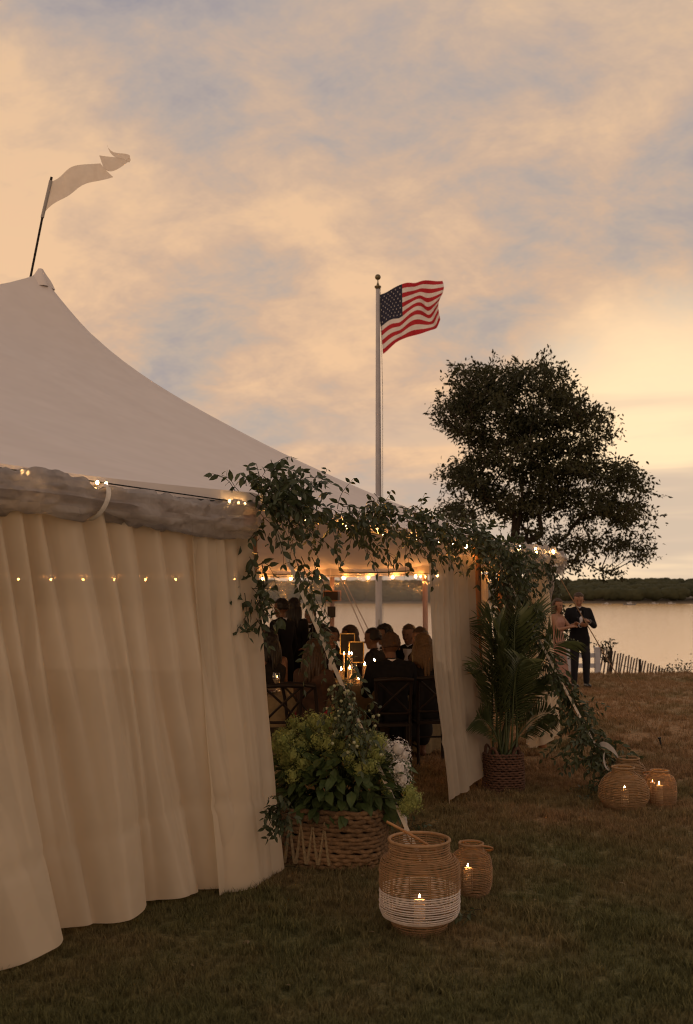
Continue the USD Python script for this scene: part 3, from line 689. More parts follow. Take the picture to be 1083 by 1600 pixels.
# ------------------------------------------------------------------ tree
def tree(name, label, base, Yd, blobs, nclus, seed, leaf, trunk_r, spread=1.6):
    r = np.random.default_rng(seed)
    t = Thing(name, label, "tree", base)
    B = np.array(blobs, float); area = B[:, 2] * B[:, 3] * B[:, 4]; pr = area / area.sum()
    C = []
    while len(C) < nclus:
        b = B[r.choice(len(B), p=pr)]
        a, q = r.uniform(0, 2 * PI), math.sqrt(r.uniform(.0, 1))
        px, py = b[0] + b[2] * .80 * q * math.cos(a), b[1] + (14 if b[1] < 640 else 0) + b[3] * .80 * q * math.sin(a)
        dz = r.normal(0, 1) * spread * math.sqrt(max(0, 1.05 - q * q)) * .6
        C.append(W(px, py, Yd + dz))
    C = np.array(C)
    # limbs: every clump joins the nearest point of the growing skeleton, with a pull towards the trunk
    base = np.array(base, float); forkz = base[2] + .28 * (C[:, 2].max() - base[2])
    nodes = [base + np.array([.05 * k, 0, (forkz - base[2]) * k / 6]) for k in range(7)]
    top_ = C[np.argmax(C[:, 2])]
    for k in range(1, 9):
        nodes.append(nodes[6] + (np.array([C[:, 0].mean(), C[:, 1].mean(), top_[2] - .7]) - nodes[6]) * k / 8 + r.normal(0, .07, 3))
    par = list(range(-1, len(nodes) - 1)); order = np.argsort(np.linalg.norm(C - np.array(nodes[9]), axis=1))
    for i in order[::1]:
        N = np.array(nodes); d = C[i] - N
        cost = np.linalg.norm(d, axis=1) + .9 * np.maximum(0, N[:, 2] - C[i][2] + .15)
        cost[:4] += 9
        j = int(np.argmin(cost)); L = np.linalg.norm(C[i] - N[j])
        n = max(1, int(L / .3)); p = j
        for k in range(1, n + 1):
            u = k / n
            nodes.append(N[j] + d[j] * u + np.array([0, 0, .10 * L * math.sin(PI * u) * .5]) + r.normal(0, .02, 3)); par.append(p); p = len(nodes) - 1
    w = np.zeros(len(nodes)); kids = [[] for _ in nodes]
    for i, p in enumerate(par):
        if p >= 0: kids[p].append(i)
    for i in range(len(nodes) - 1, -1, -1):
        w[i] = max(1.0, sum(w[k] for k in kids[i]))
    rad = .0085 * w ** .46; rad = np.minimum(rad, trunk_r)
    segs, trunk = [], []
    i = 0; line = [0]
    for i in range(1, len(nodes)):
        p = par[i]
        (trunk if i < 13 else segs).append(tube([nodes[p], nodes[i]], [rad[i] if p >= 13 and w[p] > 2.5 * w[i] else rad[p], rad[i]], 9 if i < 13 else 5, cap=False))
    t.add("trunk", join(trunk), M["bark"], smooth=True)
    t.add("branches", join(segs), M["bark"], smooth=True, kind="stuff")
    k = len(C) * leaf[0]
    c = np.repeat(C, leaf[0], 0); off = r.normal(size=(k, 3)) * leaf[3] * np.array([1.15, 1.15, .62])
    d = r.normal(size=(k, 3)) + off * 1.5 + np.array([0, 0, -.2]); n_ = r.normal(size=(k, 3)) + np.array([0, 0, 1.2])
    L = r.uniform(leaf[1], leaf[2], k)
    lp, ld, ln_ = [c + off], [d], [n_]
    cen = C.mean(0)
    for i in r.choice(len(C), int(len(C) * .42), replace=False):      # sprigs that stick out of the crown
        o = unit(unit(C[i] - cen) + r.normal(0, .45, 3) + [0, 0, .25]); q = r.uniform(.25, .60)
        m = 16; uq = r.uniform(.3, 1, m)[:, None]
        lp.append(C[i] + o * q * uq + r.normal(0, .035, (m, 3))); ld.append(o + r.normal(0, .6, (m, 3))); ln_.append(r.normal(size=(m, 3)) + [0, 0, 1.0])
        sg_ = tube([C[i], C[i] + o * q], [.006, .003], 4); segs.append(sg_)
    lp, ld, ln_ = np.vstack(lp), np.vstack(ld), np.vstack(ln_); L = r.uniform(leaf[1], leaf[2], len(lp))
    t.add("twigs", join(segs[-int(len(C) * .42):]), M["bark"], kind="stuff")
    t.add("foliage", leaves(lp, ld, ln_, L, L * .5), M["crown"], kind="stuff")
    return t
YT = 25.5
tb = W(770, 950, YT); tb[2] = -1.9
tree("shore_tree", "large dark leafy tree on the bank right of the flagpole", tb, YT, [
    (735, 578, 34, 26, 1), (790, 582, 42, 30, 1), (845, 572, 40, 22, 1), (875, 598, 36, 26, .9), (760, 615, 62, 32, 1), (705, 632, 26, 22, .8), (728, 660, 44, 26, 1), (850, 640, 74, 44, 1),
    (920, 655, 40, 26, 1), (950, 682, 20, 12, .6), (800, 690, 84, 52, 1.05), (895, 715, 72, 44, 1), (965, 740, 40, 24, .9), (988, 762, 28, 20, .8), (735, 745, 40, 40, 1), (722, 800, 28, 28, .9),
    (820, 770, 90, 52, 1.0), (915, 785, 66, 38, .9), (985, 805, 34, 24, .8), (1018, 832, 20, 16, .7), (1000, 860, 24, 16, .5), (870, 842, 66, 26, .55), (945, 848, 44, 22, .6), (880, 880, 40, 18, .35), (945, 885, 44, 14, .4)],
    820, 11, (50, .07, .14, .15), .20)

def bush(name, label, pts, n, L, mat, seed, jit):
    r = np.random.default_rng(seed); pts = np.array(pts, float)
    base = pts.mean(0) * [1, 1, 0] + [0, 0, pts[:, 2].min() - .3]
    t = Thing(name, label, "shrub", base)
    stems = []
    for p in pts:
        mid = (base + p) / 2 + r.normal(0, jit * .6, 3)
        stems.append(tube(spline([base + r.normal(0, .05, 3) * [1, 1, 0], mid, p], 6), [.012, .011, .010, .008, .006, .004], 4))
    t.add("stems", join(stems), M["twig"], smooth=True, kind="stuff")
    c = np.repeat(pts, n, 0); k = len(c); off = r.normal(0, jit, (k, 3))
    ll = r.uniform(L * .7, L * 1.3, k)
    t.add("foliage", leaves(c + off, r.normal(size=(k, 3)), r.normal(size=(k, 3)) + [0, 0, 1], ll, ll * .5), mat, kind="stuff")
    return t
bush("shore_shrub", "dark shrubs rising behind the tent's right corner, left of the couple", [W(848 + 9 * math.sin(i * 2.1) + i * .6, 915 + (i * 37) % 105, 21.5 + .3 * math.sin(i)) for i in range(34)], 42, .11, M["crown"], 3, .16)
bush("shore_shrub", "small leafy shrub beside the white railing", [W(933 + (i * 11) % 26, 1004 + (i * 7) % 12, 23.9) for i in range(10)], 8, .08, M["crown"], 4, .06)
bush("shore_shrub", "low twiggy beach shrub at the lawn's edge in the lower right", [W(1022 + (i * 17) % 60, 1054 - (i * 5) % 9 - 5 * (i % 5 == 0), 23.6) for i in range(20)], 7, .065, M["crown"], 5, .07)
bush("shore_shrub", "taller sparse beach shrub at the photo's right edge", [W(1052 + (i * 13) % 34, 1046 - (i * 7) % 12, 24.2) for i in range(9)], 6, .07, M["crown"], 6, .08)

# ------------------------------------------------------------------ slatted beach fence and white railing
t = Thing("beach_fence", "leaning slatted wooden beach fence running down the bank", "fence", (W(950, 1050, 24.5)[0], 24.5, -.7))
n = 27
for k in range(n):
    u = k / (n - 1); px = 934 + 112 * u; Yd = 24.4 + 2.2 * u
    topp = W(px + 6, 1013 + 36 * u ** 1.15 + 1.5 * math.sin(k * 2.3), Yd)
    base = topp - np.array([.20 + .05 * math.sin(k * 1.7), -.02, 1.15])
    s_ = np.array([.02, 0, .004]); dpt = np.array([0, .006, 0])
    cor = [base - s_, base + s_, topp + s_, topp - s_]
    v = np.array([c - dpt for c in cor] + [c + dpt for c in cor])
    f = np.array([[0, 1, 2, 3], [7, 6, 5, 4], [0, 4, 5, 1], [1, 5, 6, 2], [2, 6, 7, 3], [3, 7, 4, 0]])
    t.add("slat", (v, f), M["slat"])
for zoff in (.25, .6, .95):
    t.add("wire", tube([W(934 + 112 * u, 1013 + 36 * u ** 1.15, 24.4 + 2.2 * u - .012) - [.1 * zoff, 0, zoff] for u in np.linspace(0, 1, 12)], .005, 4), M["wire"])
for px, py, Yd in ((955, 1012, 24.6), (1000, 1030, 25.6)):
    q = W(px, py, Yd); t.add("post", tube([q - [.06, 0, 1.5], q], .035, 8), M["bark"], smooth=40)
t = Thing("white_railing", "low white painted wooden railing behind the couple at the lawn's edge", "railing", (W(915, 1047, 23.1)[0], 23.1, 0))
for px in (933, 889):
    q = W(px, 1013, 23.1); t.add("post", box(q[0], q[1], q[2] / 2 - .1, .115, .115, q[2] + .2), M["paint"])
    t.add("post_cap", box(q[0], q[1], q[2] + .012, .135, .135, .024), M["paint"])
for py in (1024, 1040):
    a, b = W(889, py, 23.1), W(933, py, 23.1)
    t.add("rail", box((a[0] + b[0]) / 2, 23.1, a[2], b[0] - a[0] - .12, .05, .10), M["paint"])

# ------------------------------------------------------------------ people
def sph(p, r): return m3.Manifold.sphere(float(r), 14).translate(tuple(map(float, p)))
def hull(*ps): return m3.Manifold.batch_hull([sph(p, r) for p, r in ps])
def chain(*ps): return [hull(ps[i], ps[i + 1]) for i in range(len(ps) - 1)]
def organic(parts, edge=.035, it=8):
    m = m3.Manifold.batch_boolean(parts, m3.OpType.Add).refine_to_length(edge)
    v, f = arr(m); tm = trimesh.Trimesh(v, f, process=True)
    trimesh.smoothing.filter_taubin(tm, .5, .52, it)
    return np.array(tm.vertices), np.array(tm.faces)

STAND = dict(pelvis=(0, 0, .96), waist=(0, 0, 1.12), chest=(0, .01, 1.30), neck=(0, -.005, 1.49), head=(0, .02, 1.635), look=(0, 1, -.05),
             shL=(-.185, 0, 1.42), elL=(-.24, -.03, 1.14), wrL=(-.23, .05, .90), shR=(.185, 0, 1.42), elR=(.24, -.03, 1.14), wrR=(.23, .05, .90),
             hipL=(-.09, 0, .94), knL=(-.10, .02, .52), anL=(-.11, -.01, .09), hipR=(.09, 0, .94), knR=(.10, .02, .52), anR=(.11, -.01, .09), toe=(0, .17, -.055))
SIT = dict(pelvis=(0, 0, .55), waist=(0, -.01, .70), chest=(0, .02, .88), neck=(0, .03, 1.06), head=(0, .06, 1.205), look=(0, 1, -.1),
           shL=(-.185, .02, .99), elL=(-.25, .10, .74), wrL=(-.14, .33, .80), shR=(.185, .02, .99), elR=(.25, .10, .74), wrR=(.14, .33, .80),
           hipL=(-.09, .02, .54), knL=(-.12, .43, .53), anL=(-.12, .42, .09), hipR=(.09, .02, .54), knR=(.12, .43, .53), anR=(.12, .42, .09), toe=(0, .17, -.055))

def hand(wr, el, palm_n, s, detail):
    """Palm, four unequal bent fingers and a thumb that leaves the palm's side."""
    d = unit(np.subtract(wr, el)); n_ = unit(np.subtract(palm_n, d * np.dot(palm_n, d))); x = np.cross(d, n_) * s
    wr = np.array(wr)
    parts = [hull((wr, .024), (wr + d * .085 + x * .030, .013), (wr + d * .085 - x * .030, .013), (wr + d * .03 + x * .026, .015))]
    for o, L in ((.030, .068), (.010, .076), (-.011, .071), (-.030, .055)):
        k = wr + d * .085 + x * o
        k1 = k + d * L * .48 + n_ * L * .10; k2 = k1 + d * L * .30 + n_ * L * .22; k3 = k2 + d * L * .14 + n_ * L * .22
        parts += chain((k, .0095), (k1, .0085), (k2, .0078), (k3, .0068))
    a = wr + d * .028 + x * .028; b = a + d * .030 + x * .026 + n_ * .012; c = b + d * .030 + x * .004 + n_ * .010
    parts += chain((a, .013), (b, .0105), (c, .0085))
    return parts

def person(label, loc, rz, pose, outfit, skin="skin", hair=("hairdark", "short"), h=1.0, group=None, over=None, palm=None, detail=False, seed=1):
    J = {k: np.array(v, float) for k, v in (SIT if pose == "sit" else STAND).items()}
    for k, v in (over or {}).items(): J[k] = np.array(v, float)
    fem = outfit[0] in ("dress", "gown")
    if fem:
        for k in ("shL", "shR"): J[k] = J[k] * [.86, 1, 1]
        for k in ("elL", "elR"): J[k] = J[k] * [.88, 1, 1]
    c, s = math.cos(rz), math.sin(rz); R = np.array([[c, -s, 0], [s, c, 0], [0, 0, 1]])
    to = lambda m: ((arr(m)[0] * h) @ R.T + np.array(loc), arr(m)[1])
    t = Thing("person", label, "person", loc, group)
    lk = unit(J["look"]); side = unit(np.cross(lk, [0, 0, 1])); up = np.cross(side, lk); H = J["head"]
    hd = lambda x, y, z: H + side * x + lk * y + up * z
    g = .92 if fem else 1.0
    tors = lambda e: [hull((J["pelvis"] + [-.075, 0, -.02], .10 * (1.03 if fem else .96) + e), (J["pelvis"] + [.075, 0, -.02], .10 * (1.03 if fem else .96) + e), (J["waist"] + [-.05, 0, 0], .088 * g + e), (J["waist"] + [.05, 0, 0], .088 * g + e)),
                      hull((J["waist"] + [-.05, 0, 0], .088 * g + e), (J["waist"] + [.05, 0, 0], .088 * g + e), (J["chest"] + [-.085, 0, 0], .105 * g + e), (J["chest"] + [.085, 0, 0], .105 * g + e)),
                      hull((J["chest"] + [-.085, 0, 0], .105 * g + e), (J["chest"] + [.085, 0, 0], .105 * g + e), (J["shL"] * [.86, 1, 1] + [0, 0, -.015], .062 * g + e), (J["shR"] * [.86, 1, 1] + [0, 0, -.015], .062 * g + e)),
                      hull((J["shL"] * [.7, 1, 1], .055 * g + e), (J["shR"] * [.7, 1, 1], .055 * g + e), (J["neck"] + [0, 0, -.02], .055 * g + e * .6))]
    arms = lambda e, k=1.0: sum([chain((J["sh" + q], .056 * g + e), (J["el" + q], .042 * g + e), (J["el" + q] + (J["wr" + q] - J["el" + q]) * k, (.042 + (.030 - .042) * k) * g + e)) for q in "LR"], [])
    legs = lambda e, k=1.0: sum([chain((J["hip" + q], .088 + e), (J["kn" + q], .060 + e), (J["kn" + q] + (J["an" + q] - J["kn" + q]) * k, .060 + (.038 - .060) * k + e)) for q in "LR"], [])
    head = [hull((hd(0, -.025, .035), .092), (hd(0, .020, .045), .082), (hd(0, .03, -.02), .072)), hull((hd(0, .02, -.01), .074), (hd(0, .052, -.092), .034)), hull((hd(0, .088, .005), .010), (hd(0, .108, -.032), .012)),
            hull((hd(-.084, -.005, .0), .016), (hd(-.088, -.015, -.03), .012)), hull((hd(.084, -.005, .0), .016), (hd(.088, -.015, -.03), .012))]
    hands = sum([hand(J["wr" + q], J["el" + q], (palm or {}).get(q, (0, .3, -1) if pose == "sit" else (-1 if q == "R" else 1, .2, 0)), 1 if q == "R" else -1, detail) for q in "LR"], [])
    feet = sum([chain((J["an" + q] + [0, -.03, -.045], .034), (J["an" + q] + J["toe"], .028)) for q in "LR"], [])
    body = tors(0) + chain((J["neck"] + [0, 0, -.06], .056), (H + np.array([0, -.01, -.07]), .050)) + head + arms(0) + legs(0) + feet
    t.add("body", to(organic(body + hands, .016 if detail else .026, 5 if detail else 6)), M[skin], smooth=True)
    for x in (-.032, .032):
        e = trimesh.creation.icosphere(1, .0105); e.apply_translation(hd(x, .093, .018)); t.add("eye", to(e), M["eye"], smooth=True)
    t.add("mouth", to(organic([hull((hd(-.02, .084, -.062), .006), (hd(0, .091, -.062), .008), (hd(.02, .084, -.062), .006))], .01, 2)), M["lip"], smooth=True)
    # hair
    hm, kind = hair
    if kind != "bald":
        ih = trimesh.creation.icosphere(4); v = np.array(ih.vertices); r_ = .112 + .024 * (fbm(v * 5 + seed, 3, seed) - .5) + (.02 * (fbm(v * 9, 2, seed + 3) - .2) if kind == "curly" else 0)
        face = (v[:, 1] > .15) & (v[:, 2] < .45) | ((v[:, 2] < -.45) if kind in ("short", "curly") else (v[:, 1] > .0) & (v[:, 2] < -.1))
        r_ = np.where(face, .06, r_)
        q = H + side * (v[:, :1] * r_[:, None] * .88) + lk * (v[:, 1:2] * r_[:, None] * 1.02 - .012) + up * (v[:, 2:] * r_[:, None] * 1.05 + .035)
        hs = [(q, np.array(ih.faces))]
        if kind == "long":
            strands = []
            for k in range(18):
                a = (PI + 1.0) * (k + .5) / 18 + PI - .5; st = hd(.085 * math.cos(a), .085 * math.sin(a) - .01, .01)
                e = st + np.array([0, 0, -.30 - .05 * math.sin(k * 5)]) + side * .02 * math.sin(k * 2.1) - lk * (.03 + .02 * math.sin(k))
                strands.append(tube(spline([st, st + np.array([0, 0, -.13]) - lk * .028 + side * .02 * math.cos(a), e], 9), [.024, .026, .027, .027, .026, .024, .021, .017, .008], 6))
            hs += strands
        t.add("hair", to(join(hs)), M[hm], smooth=True)
    else:
        ih = trimesh.creation.icosphere(3); v = np.array(ih.vertices); r_ = np.where((np.abs(v[:, 2] + .1) < .38) & (v[:, 1] < .1), .0965, .06)
        q = H + side * (v[:, :1] * r_[:, None] * .95) + lk * (v[:, 1:2] * r_[:, None] * 1.05 - .022) + up * (v[:, 2:] * r_[:, None] + .02)
        t.add("hair", to((q, np.array(ih.faces))), M[hm], smooth=True)
    # clothes
    if outfit[0] == "suit":
        tail_ = [] if pose == "sit" else [hull((J["pelvis"] + [-.09, 0, -.04], .115), (J["pelvis"] + [.09, 0, -.04], .115), (J["pelvis"] + [-.09, 0, -.15], .115), (J["pelvis"] + [.09, 0, -.15], .115))]
        jk = t.add("jacket", to(organic(tors(.022) + arms(.019, .93) + tail_, .03, 6)), M[outfit[1]], smooth=True)
        t.add("trousers", to(organic(legs(.018, .96) + [hull((J["pelvis"] + [-.07, 0, -.03], .105), (J["pelvis"] + [.07, 0, -.03], .105))], .035, 5)), M[outfit[2] if len(outfit) > 2 else outfit[1]], smooth=True)
        for q in "LR":
            t.add("shoe", to(organic(chain((J["an" + q] + [0, -.03, -.045], .043), (J["an" + q] + J["toe"] * [1, .5, 1] + [0, 0, .008], .042), (J["an" + q] + J["toe"] + [0, .02, 0], .034)), .02, 4)), M["shoe"], smooth=True)
        cz = J["neck"] + np.array([0, .0, -.012])
        t.add("collar", to(lathe([(.062, -.03), (.066, .0), (.062, .035), (.058, .035), (.058, -.03)], 20, cz)), M["shirt"], smooth=40)
        yf = lambda z: np.interp(z, [J["waist"][2], J["chest"][2], J["neck"][2] - .06], [J["waist"][1] + .112, J["chest"][1] + .131, J["neck"][1] + .088])
        zs = np.linspace(J["waist"][2] + .03, J["neck"][2] - .035, 9)
        t.add("shirt_front", to(grid(np.array([[(x * (.008 + .062 * k / 8), yf(z) + .006 - .022 * abs(x) * k / 8, z) for x in (-1, -.5, 0, .5, 1)] for k, z in enumerate(zs)]))), M["shirt"], smooth=True)
        if pose != "sit" or detail:
            z = J["neck"][2] - .045; y = yf(z) + .022
            bt = [hull(((-.052, y - .006, z + .016), .010), ((-.052, y - .006, z - .016), .010), ((-.006, y, z), .009)), hull(((.052, y - .006, z + .016), .010), ((.052, y - .006, z - .016), .010), ((.006, y, z), .009)), hull(((-.008, y + .003, z), .012), ((.008, y + .003, z), .012))]
            t.add("bow_tie", to(organic(bt, .012, 2)), M["suit"], parent=jk, smooth=True)
            for q in (-1, 1):
                lp = np.array([[q * .072, yf(zs[-1]) + .002, zs[-1] + .01], [q * .105, yf(zs[-2]) - .022, zs[-2] - .05], [q * .085, yf(zs[4]) + .004, zs[4]], [q * .014, yf(zs[0]) + .014, zs[0]], [q * .045, yf(zs[4]) + .012, zs[4]]])
                v = np.vstack([lp, lp + [0, .008, 0]]); f = [[0, 1, 4], [1, 2, 4], [2, 3, 4]]
                t.add("lapel", to((v, np.array([[a + 5 for a in x] for x in f] + [x[::-1] for x in f]))), M["trousers"], parent=jk)
            for q in "LR":
                w_ = J["wr" + q]; d_ = unit(w_ - J["el" + q]); t.add("cuff", to(tube([w_ - d_ * .045, w_ + d_ * .004], .046, 12)), M["shirt"], smooth=40)
    else:
        cut = [x for x in tors(.012)[:2]] + [hull((J["chest"] + [-.075, 0, 0], .112 * g), (J["chest"] + [.075, 0, 0], .112 * g), (J["chest"] + [-.07, .0, .035], .10 * g), (J["chest"] + [.07, .0, .035], .10 * g))]
        if outfit[0] == "gown":
            cut += tors(.012)[2:3] + arms(.014, .35)
        t.add("bodice", to(organic(cut, .03, 5)), M[outfit[1]], smooth=True)
        if pose == "sit":
            sk = legs(.045, .75) + [hull((J["knL"], .11), (J["knR"], .11), (J["hipL"], .12), (J["hipR"], .12)), hull((J["knL"], .10), (J["knR"], .10), (J["anL"] + [-.03, 0, .18], .09), (J["anR"] + [.03, 0, .18], .09))]
            t.add("skirt", to(organic(sk, .035, 5)), M[outfit[-1]], smooth=True)
        else:
            n = 40; P = np.array([[((rr * (1 + .09 * k / 9 * math.sin(a * 9 + seed))) * math.cos(a), rr * (1 + .09 * k / 9 * math.sin(a * 9 + seed)) * .8 * math.sin(a), z) for a in np.linspace(0, 2 * PI, n + 1)] for k, (rr, z) in enumerate(zip((.12, .155, .18, .19, .20, .215, .23, .25, .27, .29), np.linspace(J["waist"][2], .06, 10)))])
            t.add("skirt", to(grid(P)), M[outfit[-1]], smooth=True)
    return t

def at_px(px, Y, z=0.0): return np.array([(px - 541.5) / F * (Y * cp + (z - EYE) * sp + .0), Y, 0.0])
# the couple on the lawn
q = at_px(905, 19.3, 1.0)
groom = person("person in a black dinner suit with bow tie, standing on the lawn looking down", q, PI + .10, "stand", ("suit", "suit", "trousers"), hair=("hairbrown", "short"), h=1.02, detail=True, seed=2,
    over=dict(look=(.25, .95, -.35), elL=(-.27, .06, 1.16), wrL=(-.10, .27, 1.24), elR=(.25, -.02, 1.15), wrR=(.06, .26, 1.17), anL=(-.13, -.02, .09), knL=(-.12, .03, .52)), palm=dict(L=(.7, -.2, -.7), R=(-.6, -.3, .7)))
q = at_px(871, 19.0, 1.0)
bride = person("person with long brown hair in a blush strapless dress, reaching out to the suited person", q, PI + .85, "stand", ("dress", "pink", "pink"), hair=("hairbrown", "long"), h=.955, detail=True, seed=3,
    over=dict(look=(.15, .97, -.12), elL=(-.22, .16, 1.22), wrL=(-.07, .37, 1.28), elR=(.20, .10, 1.16), wrR=(.05, .30, 1.22)), palm=dict(L=(.6, 0, -.8), R=(-.6, 0, -.8)))

# ------------------------------------------------------------------ tables, chairs and guests in the tent
def round_table(c, r, label, lc):
    t = Thing("round_table", label, "table", (c[0], c[1], 0))
    t.add("tabletop", tube([(c[0], c[1], .722), (c[0], c[1], .742)], r, 40), M["darkwood"])
    t.add("pedestal", lathe([(.05, .72), (.05, .1), (.3, .03), (.3, .0)], 20, (c[0], c[1], 0)), M["darkwood"], smooth=40)
    prof_ = [(0, .747), (r * .98, .747), (r + .012, .738), (r + .03, .6), (r + .045, .35), (r + .06, .015)]
    v, f = lathe(prof_, 96, (0, 0, 0))
    a = np.arctan2(v[:, 1], v[:, 0]); k = np.clip((.74 - v[:, 2]) / .7, 0, 1)
    rr = 1 + .05 * k * np.sin(a * 13 + c[0] * 7) + .02 * k * np.sin(a * 29)
    v[:, 0] *= rr; v[:, 1] *= rr
    solo("tablecloth", (v + [c[0], c[1], 0], f), M["linen"], lc, "tablecloth", smooth=45)
T1, T2 = np.array([-.86, 10.55]), np.array([.50, 11.75])
round_table(T1, .72, "round dinner table at the left of the tent, set with glasses", "olive linen cloth on the left hand table, nearest the long curtain")
round_table(T2, .72, "round dinner table in the middle of the tent, set with candles", "linen cloth on the middle table under the lit candles")

def chair_proto(label, loc, rz):
    t = Thing("dining_chair", label, "chair", (0, 0, 0), "dark dining chairs at the tables")
    t.op.Set(Gf.Vec3d(*map(float, loc)))
    UsdGeom.Xformable(t.prim).AddRotateZOp().Set(math.degrees(rz))
    A_ = lambda n, m, **k: t.add(n, m, M["darkwood"], local=True, smooth=40, **k)
    seat = m3.Manifold.batch_hull([m3.Manifold.cylinder(.03, .02, .02, 12).translate((x, y, .43)) for x, y in ((-.19, .19), (.19, .19), (.17, -.18), (-.17, -.18))])
    A_("seat", seat)
    for x in (-.18, .18):
        A_("leg", tube([(x, .18, 0), (x * .98, .175, .43)], [.015, .019], 10))
        A_("leg", tube(spline([(x * .95, -.22, 0), (x * .92, -.18, .43), (x * .95, -.21, .70), (x, -.27, .90)], 14), .016, 10))
    A_("top_rail", tube(spline([(-.19, -.265, .89), (0, -.31, .905), (.19, -.265, .89)], 12), .022, 10))
    A_("lower_rail", tube(spline([(-.17, -.20, .56), (0, -.235, .56), (.17, -.20, .56)], 10), .013, 8))
    A_("cross_slat", tube(spline([(-.165, -.2, .56), (0, -.262, .73), (.175, -.26, .885)], 10), .011, 8))
    A_("cross_slat", tube(spline([(.165, -.2, .56), (0, -.240, .73), (-.175, -.26, .885)], 10), .011, 8))
    for x in (-.18, .18): A_("stretcher", tube([(x, .178, .2), (x * .95, -.2, .2)], .010, 8))
    A_("stretcher", tube([(-.18, .178, .25), (.18, .178, .25)], .010, 8))
    return t
c0 = chair_proto("dark cross back chair under the guest in the red skirt", at_px(488, 9.65) + [0, 0, 0], -.5)
def chair(px, Y, rz, label): copy_of(c0, "dining_chair", at_px(px, Y), rz, label, "dark dining chairs at the tables")
chair(612, 10.25, .05, "dark cross back chair under the auburn guest in the entrance")
chair(672, 10.45, .15, "dark cross back chair behind the blond guest beside the right hand curtain")
chair(437, 9.55, .15, "empty dark cross back chair in front of the left hand table")

GR = None
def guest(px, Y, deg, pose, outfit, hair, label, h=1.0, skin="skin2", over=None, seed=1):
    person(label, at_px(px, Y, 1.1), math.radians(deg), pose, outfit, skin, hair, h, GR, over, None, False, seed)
guest(612, 10.3, 8, "sit", ("suit", "suit"), ("hairauburn", "short"), "auburn haired person in a black suit seated with back to the entrance", 1.0, seed=4, over=dict(look=(-.25, 1, -.15)))
guest(664, 10.5, 16, "sit", ("gown", "suit2", "suit2"), ("hairblond", "long"), "person with long blond hair in a dark dress beside the right hand curtain", .99, seed=5)
guest(607, 13.5, 100, "sit", ("suit", "suit"), ("hairdark", "curly"), "person with thick dark curly hair, highest head in the middle group", 1.0, seed=6)
guest(589, 12.75, 70, "sit", ("suit", "suit2"), ("hairdark", "short"), "person in dark clothes turned left, just left of the curly haired guest", .98, seed=7)
guest(642, 13.6, 150, "sit", ("suit", "suit2"), ("hairbrown", "short"), "seated person with short brown hair beside the back tent post", 1.0, seed=8)
guest(662, 12.7, 120, "sit", ("gown", "rust", "rust"), ("hairbrown", "long"), "person with brown hair half hidden behind the blond guest", .99, seed=9)
guest(553, 13.1, 75, "sit", ("gown", "rust", "rust"), ("hairbrown", "long"), "long haired person at the middle table with one arm stretched to the left", 1.0, seed=10, over=dict(elL=(-.2, .30, .95), wrL=(-.15, .55, 1.02), look=(-.1, 1, -.1)))
guest(520, 12.8, 170, "sit", ("suit", "suit2"), ("hairdark", "short"), "dark haired person facing the camera below the hanging box", .99, seed=11)
guest(502, 13.9, 200, "sit", ("suit", "suit"), ("hairdark", "short"), "dark haired person farther back, partly hidden by the trailing vine", 1.0, seed=12)
guest(412, 13.4, 185, "sit", ("gown", "plum", "plum"), ("hairdark", "short"), "person facing the camera at the far left of the entrance", 1.0, seed=13)
guest(425, 11.75, 30, "sit", ("dress", "suit2", "suit2"), ("hairdark", "long"), "dark haired person with bare shoulders behind the left hand table", .98, seed=14)
guest(399, 12.4, 160, "sit", ("suit", "suit"), ("hairdark", "short"), "person in black half hidden behind the edge of the left curtain", .98, seed=15)
guest(441, 13.3, 60, "stand", ("suit", "suit"), ("hairdark", "short"), "tallest person, in black, standing at the left of the tent", .955, seed=16)
guest(459, 14.1, -20, "stand", ("gown", "suit2", "suit2"), ("hairdark", "long"), "person in a dark dress standing close beside the tallest guest", .96, seed=17)
guest(485, 15.0, 170, "stand", ("suit", "suit2"), ("hairdark", "short"), "person standing behind the vine, only the dark hair clearly seen", .88, seed=18)
guest(488, 9.75, -28, "sit", ("gown", "rust", "reddress"), ("hairbrown", "long"), "person in a rust top and red skirt seated behind the slanting strap", .97, seed=19)

# glasses, plates, candles and frames on the tables
ZT = .7485
gp = Thing("wine_glass", "stemmed wine glass at the front edge of the left table, nearest the red skirt", "glass", (T1[0] + .42, T1[1] - .42, ZT), "wine glasses on the tables")
gprof = [(.034, 0), (.030, .004), (.006, .010), (.0045, .085), (.020, .105), (.037, .140), (.040, .165), (.033, .215), (.0315, .215), (.0385, .165), (.0355, .141), (.018, .108), (.001, .098)]
gp.add("bowl", lathe(gprof, 20), M["glass"], local=True, smooth=True)
gp.add("wine", lathe([(.001, .099), (.0175, .109), (.0348, .141), (.0365, .150), (.0, .150)], 16), M["wax"], local=True, smooth=40)
for p, lab in (((-.30, -.38), "stemmed wine glass on the left table, second from the curtain"), ((.16, -.50), "stemmed wine glass in the middle of the left table's front edge"), ((.36, -.12), "stemmed wine glass at the right side of the left table"), ((-.10, -.15), "stemmed wine glass in the centre of the left table"), ((-.44, .1), "stemmed wine glass nearest the long curtain on the left table")):
    copy_of(gp, "wine_glass", (T1[0] + p[0], T1[1] + p[1], ZT), 0, lab, "wine glasses on the tables")
for p, lab in (((.02, -.52), "stemmed wine glass nearest the auburn guest on the middle table"), ((-.42, -.34), "stemmed wine glass at the left edge of the middle table"), ((.2, -.35), "stemmed wine glass right of the candles on the middle table")):
    copy_of(gp, "wine_glass", (T2[0] + p[0], T2[1] + p[1], ZT), 0, lab, "wine glasses on the tables")
